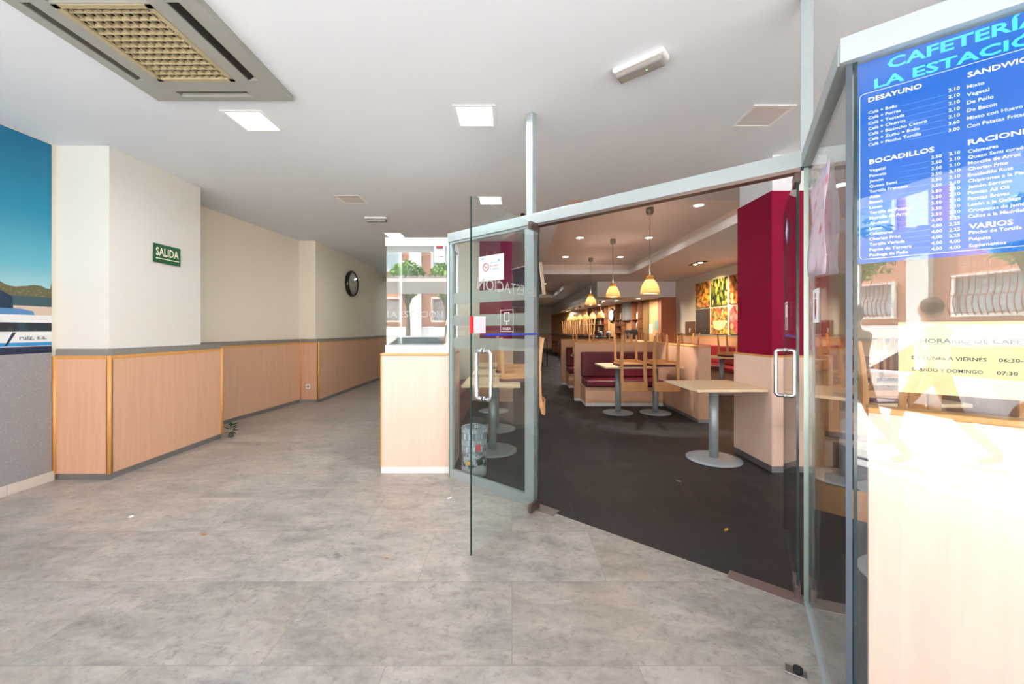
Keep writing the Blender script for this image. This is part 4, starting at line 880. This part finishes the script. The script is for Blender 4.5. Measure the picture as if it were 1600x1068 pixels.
m = MB(); m.prism(P, .88, .92); m.build('worktop', MATS['black_granite'], t)
yk = YK(1002)
o = thing('coffee_machine', 'dark steel coffee machine on the back counter', 'coffee machine', (BW(yk) - .40, yk, .92))
m = MB(); m.box(-.13, .13, -.42, .42, .06, .42); m.build('body', plain('dark_steel', '#3b3a3a', .3, .7), o, bevel=.02)
m = MB(); m.box(-.14, .13, -.40, .40, 0, .06); m.build('drip_tray', M['steel'], o)
for dy in (-.2, .2):
    m = MB(); m.cyl((-.15, dy, .25), (-.15, dy, .19), .03, n=14); m.bar((-.15, dy, .21), (-.27, dy, .2), .025, .02); m.build('group_head', M['steel'], o)
for i, px in enumerate((1023.5, 1030)):
    o = thing('glass_jar', ('left' if i == 0 else 'right') + ' one of two round grey jars on the bar counter end', 'jar', (0, 0, 1.082)); y = 14.55; o.location = ((px - 800) / 615 * y - .0, y, 1.082)
    o.location = (3.25 + .3 * i, 14.5, 1.082)
    m = MB(); m.lathe([(0, 0), (.07, 0), (.1, .05), (.1, .12), (.06, .19), (0, .2)], n=18); m.build('body', plain('smoky_glass', '#6f7876', .15), o)
yk = YK(1029)
o = thing('small_poster', 'small green and grey poster on the pale back bar panel', 'poster', matrix=frame((BW(yk) - .068, yk, 0), (.167, -1)))
m = MB(); m.box(-.12, .12, 1.33, 1.66, 0, .004); m.build('sheet', plain('green_grey_print', '#6f8a80', .5), o)
yk = YK(1020)
o = thing('paper_note', 'white paper note on the pale back bar panel', 'paper', matrix=frame((BW(yk) - .068, yk, 0), (.167, -1)))
m = MB(); m.box(-.12, .12, 1.2, 1.54, 0, .004); m.build('sheet', plain('cream_note', '#c9c2a8', .6), o)

# ------------------------------------------------------------------ odds and ends inside
o = thing('hanging_screen', 'black tilted screen hanging behind the door post', 'screen', matrix=Matrix.Translation((.23, 5.6, 1.8)) @ Matrix.Rotation(math.atan2(-.6, .36), 4, 'Z') @ Matrix.Rotation(R(8), 4, 'X'))
m = MB(); m.box(-.36, .36, 0, .05, 0, .44); m.build('housing', plain('beige_edge', '#c9b9a0', .5), o, bevel=.004)
m = MB(); m.box(-.35, .35, -.003, 0, .01, .43); m.build('display', plain('screen_black', '#141316', .2), o)
m = MB(); m.box(-.02, .02, .05, .09, .2, 1.19); m.build('ceiling_mount', M['black'], o)
o = thing('rail_stand', 'black metal stand with two thin uprights on the far cafe floor', 'stand', (1.2, 14.5, 0))
m = MB(); m.box(-.2, .2, -.2, .2, 0, .015); m.build('base', M['black'], o)
for x in (-.09, .09):
    m = MB(); m.cyl((x, 0, .015), (x, 0, 1.02), .018, n=12); m.build('upright', M['black'], o)
m = MB(); m.tube([(-.09, 0, .95), (.09, 0, .95)], .012, 8); m.build('crossbar', M['black'], o)
# waste bin with a printed city picture
o = thing('waste_bin', 'round waste bin with a printed city street picture behind the side window', 'waste bin', (-.35, 3.64, 0))
m = MB(); m.lathe([(0, .01), (.112, .0), (.116, .05), (.116, .43), (.11, .43), (.108, .03), (0, .03)], n=40)
pm, n, l, p = base('city_print'); v = texco(n, l); bt = n.new('ShaderNodeTexBrick'); bt.inputs['Scale'].default_value = 16; bt.inputs['Color1'].default_value = col('#6f8296'); bt.inputs['Color2'].default_value = col('#c6d2dc'); bt.inputs['Mortar'].default_value = col('#3b4856'); bt.inputs['Brick Width'].default_value = .35; bt.inputs['Row Height'].default_value = .9
mpv = texco(n, l, (1, 1, 1), (R(90), 0, 0)); l.new(mpv, bt.inputs['Vector']); sp_ = n.new('ShaderNodeSeparateXYZ'); l.new(v, sp_.inputs[0])
dkn = noise(n, l, texco(n, l, (1, 1, 1)), 22, 4); dk = ramp(n, l, dkn, [(.45, '#20282f'), (.55, '#9fb0bd')])
mr = n.new('ShaderNodeMapRange'); mr.inputs['From Min'].default_value = .17; mr.inputs['From Max'].default_value = .26; l.new(sp_.outputs[2], mr.inputs[0])
c2 = mixc(n, l, mr.outputs[0], dk, bt.outputs['Color']); mr2 = n.new('ShaderNodeMapRange'); mr2.inputs['From Min'].default_value = .07; mr2.inputs['From Max'].default_value = .1; l.new(sp_.outputs[2], mr2.inputs[0])
l.new(mixc(n, l, mr2.outputs[0], col('#b4bcc0'), c2), p.inputs['Base Color']); p.inputs['Roughness'].default_value = .35
m.build('body', pm, o)
def patch(a0, a1_, z0, z1, mat, nm, r=.1168):
    mb = MB(); k = 8; vs = [(r * math.cos(R(a0 + (a1_ - a0) * i / k)), r * math.sin(R(a0 + (a1_ - a0) * i / k)), z) for z in (z0, z1) for i in range(k + 1)]
    mb.add(vs, [(i, i + 1, k + 2 + i, k + 1 + i) for i in range(k)], 0, True); mb.build(nm, mat, o)
patch(-78, -55, .24, .3, plain('print_red', '#d8474f', .4), 'printed_sign'); patch(-125, -95, .115, .15, plain('print_taxi', '#e2b23a', .4), 'printed_taxi'); patch(-70, -45, .11, .16, plain('print_black', '#23262a', .4), 'printed_car')
m = MB(); m.tube([(.113 * math.cos(R(a)), .113 * math.sin(R(a)), .432) for a in range(0, 360, 12)], .006, 8, closed=True); m.build('rim', M['greymetal'], o)
# litter on the floors
def dryleaf(x, y, label, s=.03, c_='#b9804a', rz=0):
    mb = MB(); P = [(-1, 0), (-.5, .35), (0, .42), (.6, .25), (1.1, 0), (.6, -.28), (0, -.4), (-.5, -.3)]
    vs = [(s * a, s * b, .004 + .006 * (abs(b) + .4 * a * a * random.random())) for a, b in P] + [(0, 0, .003)]
    mb.add(vs, [(i, (i + 1) % 8, 8) for i in range(8)]); o = mb.build('dry_leaf', plain('leaf_' + c_[1:], c_, .7), None, origin=(0, 0, 0)); o.location = (x, y, 0.0); o.rotation_euler = (0, 0, rz); o.modifiers.new('thickness', 'SOLIDIFY').thickness = .001
    return tag(o, label, 'leaf')
def fl_(px, py): Y = 615 * EYE / (py - 515); return ((px - 800) / 615 * Y, Y)
dryleaf(*fl_(318, 835), 'orange dry leaf on the marble floor in front of the wainscot', .022)
dryleaf(*fl_(604, 873), 'tiny dry leaf on the marble floor below the beech cabinet', .012, '#a8753f')
dryleaf(*fl_(1135, 828), 'yellow dry leaf on the dark floor near the right door', .028, '#c08a3c', .8)
dryleaf(*fl_(1061, 752), 'pale crumpled dry leaf on the dark floor by the empty table', .03, '#8f8660', 2)
o = MB(); o.cyl((0, 0, 0), (.03, .012, .006), .006, .004, 8); o = o.build('paper_scrap', M['paper'], None, origin=(0, 0, 0)); o.location = fl_(699, 780) + (.006,); tag(o, 'small white paper scrap on the marble floor before the side window', 'paper')
o = MB(); o.lathe([(0, .006), (.012, .006), (.015, 0), (0, 0)], n=14); o = o.build('plastic_disc', M['white'], None, origin=(0, 0, 0)); o.location = fl_(205, 807) + (.0,); tag(o, 'small white plastic disc on the marble floor near the mural', 'litter')
o = thing('door_stop', 'small worn metal door stop on the marble floor beside the front glass', 'door stop', fl_(1243, 1050) + (0,), R(-35))
m = MB(); m.box(-.035, .035, -.022, .022, 0, .006); m.build('plate', M['steel'], o, bevel=.002)
m = MB(); m.cyl((.008, 0, .006), (.008, 0, .022), .016, n=16); m.build('bumper', M['rubber'], o)

# ------------------------------------------------------------------ the street in front of the portico (it lights the room and shows in the glass)
m = MB(); m.box(-40, 40, -5.2, -1.2, -.3, -.004); struct(m.build('pavement', plain('pale_paving', '#c9c4ba', .8, var=.05, scale=1.5), origin=(0, -3, -.004)))
m = MB(); m.box(-40, 40, -11.2, -5.2, -.6, -.35); struct(m.build('road', plain('light_grey_asphalt', '#8d8b88', .85, var=.06, scale=2), origin=(0, -8, -.35)))  # asphalt in an even light grey
m = MB(); m.box(-40, 40, -14.0, -11.2, -.4, -.01); struct(m.build('pavement', plain('far_paving', '#cfc9be', .8, var=.05), origin=(0, -12, -.01)))
stone = plain('white_stone', '#e8e4dc', .8, var=.03); ironred = plain('red_oxide_iron', '#9a5140', .6)
b = thing('street_building', 'red brick building with white pilasters across the street, seen in the glass', 'building', (-4, -14.2, 0))
m = MB(); m.box(-26, 26, -6, 0, 0, 11); m.build('facade', M['brick'], b)
m = MB(); m.box(-26, 26, 0, .08, 0, 1.5); m.build('plinth', stone, b)
for k in range(-6, 7):
    xk = -1.25 + 3.6 * k
    m = MB(); m.box(xk - .32, xk + .32, 0, .22, 0, 11); m.build('pilaster', stone, b)
    x0, x1 = xk + .95, xk + 2.75
    for z0_, z1_ in ((1.85, 3.0), (4.6, 6.2), (7.6, 9.2)):
        fr_ = MB(); plate(fr_, [x0 - .1, x0, x1, x1 + .1], [z0_ - .1, z0_, z1_, z1_ + .1], 0, .1, {(1, 1)})
        fo = MB(); fo.v = [(x, z + .02, y) for x, y, z in fr_.v]; fo.f = fr_.f; fo.m = fr_.m; fo.sm = fr_.sm
        wf = fo.build('window', stone, b)
        g = MB(); g.box(x0, x1, .015, .03, z0_, z1_); g.build('pane', plain('sky_toned_window', '#9aa6a8', .1), wf)  # pane colour lightened to carry a reflected sky
    gr = MB()
    for j in range(13):
        xx = x0 + (x1 - x0) * j / 12
        gr.tube([(xx, .3 + .14 * max(0, math.sin(R(180 * min(1, q_ / 5)))), 1.8 + 1.25 * q_ / 8) for q_ in range(9)], .016, 5)
    for z in (1.85, 2.4, 2.98): gr.box(x0, x1, .28, .31, z, z + .03)
    gr.build('window_grille', ironred, b)
def tree(x, y, h, r, label, n=1500):
    t = thing('street_tree', label, 'tree', (x, y, -.01))
    m = MB(); m.tube([(0, 0, 0), (.03, .02, h * .35), (-.03, .0, h * .6), (.05, .03, h * .8)], [.14, .11, .09, .04], 10)
    for k in range(6):
        a = k * 1.05; m.tube([(0, 0, h * .5), (r * .4 * math.cos(a), r * .4 * math.sin(a), h * .68), (r * .75 * math.cos(a), r * .75 * math.sin(a), h * .8)], [.06, .04, .015], 6)
    m.build('trunk', plain('bark', '#6d5a48', .9), t); m = MB()
    for k in range(n):
        d = Vector((random.gauss(0, 1), random.gauss(0, 1), random.gauss(0, .8))).normalized() * r * (random.random() ** .4); p_ = d + Vector((0, 0, h * .78))
        a = Vector((random.gauss(0, 1), random.gauss(0, 1), random.gauss(0, 1))).normalized() * .13; c_ = a.orthogonal().normalized() * .06
        m.poly([p_ - a, p_ + c_, p_ + a, p_ - c_])
    m.build('foliage', plain('street_leaves', '#7fa054', .6, var=.2), t)
tree(-5.1, -11.9, 4.9, .9, 'green street tree reflected left in the display case glass'); tree(-3.2, -11.9, 4.8, .9, 'green street tree reflected right in the display case glass'); tree(-9.4, -12.0, 5.2, 1.2, 'green street tree reflected in the shop front glass', 900)
t = thing('street_awning', 'grey brown awning with a scalloped edge over the pavement, reflected in the display case', 'awning', (-3.0, -4.6, 0))
aw = plain('awning_cloth', '#8f857a', .8); m = MB(); P = []
m.extr([(-1.6, -1.4, 3.05), (1.6, -1.4, 3.05), (1.6, 0, 2.75), (-1.6, 0, 2.75)], (0, 0, .03)); m.extr([(-1.6, 0, 2.78), (1.6, 0, 2.78), (1.6, 0, 2.42), (-1.6, 0, 2.42)], (0, .02, 0)); m.build('canopy', aw, t)
m = MB()
for k in range(16): m.cyl((-1.5 + .2 * k, -1.42, 3.08), (-1.5 + .2 * k, -1.38, 3.08), .1, n=14)
m.build('scalloped_edge', aw, t)
for x in (-1.5, 1.5):
    m = MB(); m.cyl((x, -1.35, 0), (x, -1.35, 3.05), .03, n=10); m.build('post', M['whitealu'], t)
    m = MB(); m.bar((x, -1.35, 2.2), (x, -.02, 2.78), .03, .03); m.build('arm', M['whitealu'], t)
# parked car
t = thing('parked_car', 'silver parked car at the kerb, reflected low in the display case', 'car', (-3.6, -7.2, -.35))
m = MB(); m.extr([(-2.1, -.86, .3), (-2.15, -.86, .62), (-1.95, -.86, .78), (-1.0, -.86, .88), (1.25, -.86, .9), (2.0, -.86, .84), (2.12, -.86, .6), (2.1, -.86, .3)], (0, 1.72, 0)); m.build('body', plain('silver_car_paint', '#c4c8cb', .25, .4), t, bevel=.06, seg=3)
m = MB(); m.add([(-1.1, -.8, .88), (1.5, -.8, .9), (1.5, .8, .9), (-1.1, .8, .88), (-.45, -.64, 1.4), (.95, -.64, 1.42), (.95, .64, 1.42), (-.45, .64, 1.4)], [(0, 1, 2, 3), (4, 5, 6, 7), (0, 1, 5, 4), (1, 2, 6, 5), (2, 3, 7, 6), (3, 0, 4, 7)]); m.build('cabin_glass', plain('car_glass', '#20282c', .1), t, bevel=.03)
m = MB(); m.box(-.5, 1.0, -.62, .62, 1.39, 1.45); m.build('roof', MATS['silver_car_paint'], t, bevel=.025)
for x in (-1.3, 1.3):
    for y in (-.78, .78):
        m = MB(); m.cyl((x, y - .1, .31), (x, y + .1, .31), .31, n=28); wl = m.build('wheel', M['rubber'], t, bevel=.03)
        m = MB(); m.cyl((x, y - .105, .31), (x, y + .105, .31), .19, n=20); m.build('rim', M['steel'], wl)
# two passers-by
def person(x, y, rz, label, shirt, trousers, hairc, S=1.0):
    J = {'pel': (0, 0, .93, .125), 'bel': (0, .01, 1.07, .125), 'che': (0, 0, 1.26, .14), 'nec': (0, .01, 1.44, .055), 'hea': (0, .03, 1.55, .085), 'top': (0, .02, 1.65, .075)}
    E_ = [('pel', 'bel'), ('bel', 'che'), ('che', 'nec'), ('nec', 'hea'), ('hea', 'top')]
    for sd_, s in (('l', 1), ('r', -1)):
        fw = .26 * s
        J.update({'hip' + sd_: (.09 * s, 0, .88, .095), 'kne' + sd_: (.10 * s, fw * .75 + .06, .48, .062), 'ank' + sd_: (.10 * s, fw * 1.25 - (.14 if s < 0 else 0), .09 + (.05 if s < 0 else 0), .042), 'toe' + sd_: (.11 * s, fw * 1.25 - (.14 if s < 0 else 0) + .17, .04, .038),
                  'sho' + sd_: (.18 * s, 0, 1.38, .062), 'elb' + sd_: (.24 * s, -fw * .45 - .03, 1.10, .045), 'wri' + sd_: (.24 * s, -fw * .8 + .10, .88, .032), 'pal' + sd_: (.24 * s, -fw * .8 + .14, .81, .034)})
        E_ += [('pel', 'hip' + sd_), ('hip' + sd_, 'kne' + sd_), ('kne' + sd_, 'ank' + sd_), ('ank' + sd_, 'toe' + sd_), ('che', 'sho' + sd_), ('sho' + sd_, 'elb' + sd_), ('elb' + sd_, 'wri' + sd_), ('wri' + sd_, 'pal' + sd_)]
        for k in range(4):
            J['fa%d' % k + sd_] = (.24 * s + (.026 - .0175 * k) * 1, -fw * .8 + .16, .745, .0095); J['fb%d' % k + sd_] = (.24 * s + (.024 - .017 * k), -fw * .8 + .175 - .02, .70 + (.012 if k in (0, 3) else 0), .0085)
            E_ += [('pal' + sd_, 'fa%d' % k + sd_), ('fa%d' % k + sd_, 'fb%d' % k + sd_)]
        J['th' + sd_] = (.24 * s - .03 * s, -fw * .8 + .18, .775, .0105); E_ += [('pal' + sd_, 'th' + sd_)]
    names = list(J); me = bpy.data.meshes.new('person'); me.from_pydata([Vector(J[k][:3]) for k in names], [(names.index(a), names.index(b_)) for a, b_ in E_], [])
    o = bpy.data.objects.new('person', me); COL.objects.link(o); sk_ = o.modifiers.new('skin', 'SKIN'); sk_.use_smooth_shade = True; o.modifiers.new('sub', 'SUBSURF').levels = 2
    for i, k in enumerate(names): me.skin_vertices[0].data[i].radius = (J[k][3], J[k][3]); me.skin_vertices[0].data[i].use_root = (k == 'pel')
    dg = bpy.context.evaluated_depsgraph_get(); me2 = bpy.data.meshes.new_from_object(o.evaluated_get(dg)); o.modifiers.clear(); o.data = me2
    sk1 = plain('skin', '#c99a7c', .6); me2.materials.clear()
    for mm in (sk1, plain('cloth' + shirt, shirt, .85), plain('cloth' + trousers, trousers, .85), plain('shoe_leather', '#2a2422', .5)): me2.materials.append(mm)
    for p_ in me2.polygons:
        z = p_.center.z; ax = abs(p_.center.x); p_.use_smooth = True
        p_.material_index = 3 if z < .085 else 2 if (z < .94 and ax < .2) else 1 if (z < 1.42 and not (ax > .17 and z < 1.0)) else 0
    bm = bmesh.new(); bm.from_mesh(me2); bmesh.ops.create_uvsphere(bm, u_segments=16, v_segments=12, radius=.1, matrix=Matrix.Translation((0, .025, 1.58)) @ Matrix.Diagonal((.8, 1.0, 1.2, 1)))
    bmesh.ops.create_cone(bm, segments=8, radius1=.016, radius2=.006, depth=.04, cap_ends=True, matrix=Matrix.Translation((0, .128, 1.565)) @ Matrix.Rotation(R(-65), 4, 'X'))
    for f_ in bm.faces:
        if f_.calc_center_median().z > 1.45: f_.smooth = True
    bm.to_mesh(me2); bm.free()
    o.location = (x, y, -.004); o.rotation_euler = (0, 0, rz); o.scale = (S, S, S); tag(o, label, 'person')
    h = MB(); h.lathe([(0, .125), (.045, .118), (.08, .085), (.095, .03), (.088, -.03), (.06, -.07)], (0, .008, 1.585), n=20); hr = h.build('hair', plain('hair' + hairc, hairc, .7), o)
    e = MB()
    for s in (-1, 1): e.lathe([(0, .009), (.008, .004), (.009, 0), (.006, -.006), (0, -.008)], (.03 * s, .113, 1.595), n=10)
    e.build('eyes', M['black'], o); mth = MB(); mth.box(-.02, .02, .112, .122, 1.527, 1.534); mth.build('mouth', plain('lips', '#9a5a4c', .6), o)
    return o
person(-1.25, -2.7, R(90), 'person in light shirt and dark trousers walking past outside, reflected in the shop glass', '#d8d2c6', '#33343a', '#4a3728', .98)
person(-1.45, -1.95, R(90), 'person in beige top walking on the pavement, reflected beside the blue grey post', '#c7b49a', '#3a3f4c', '#8d8a86', .94)
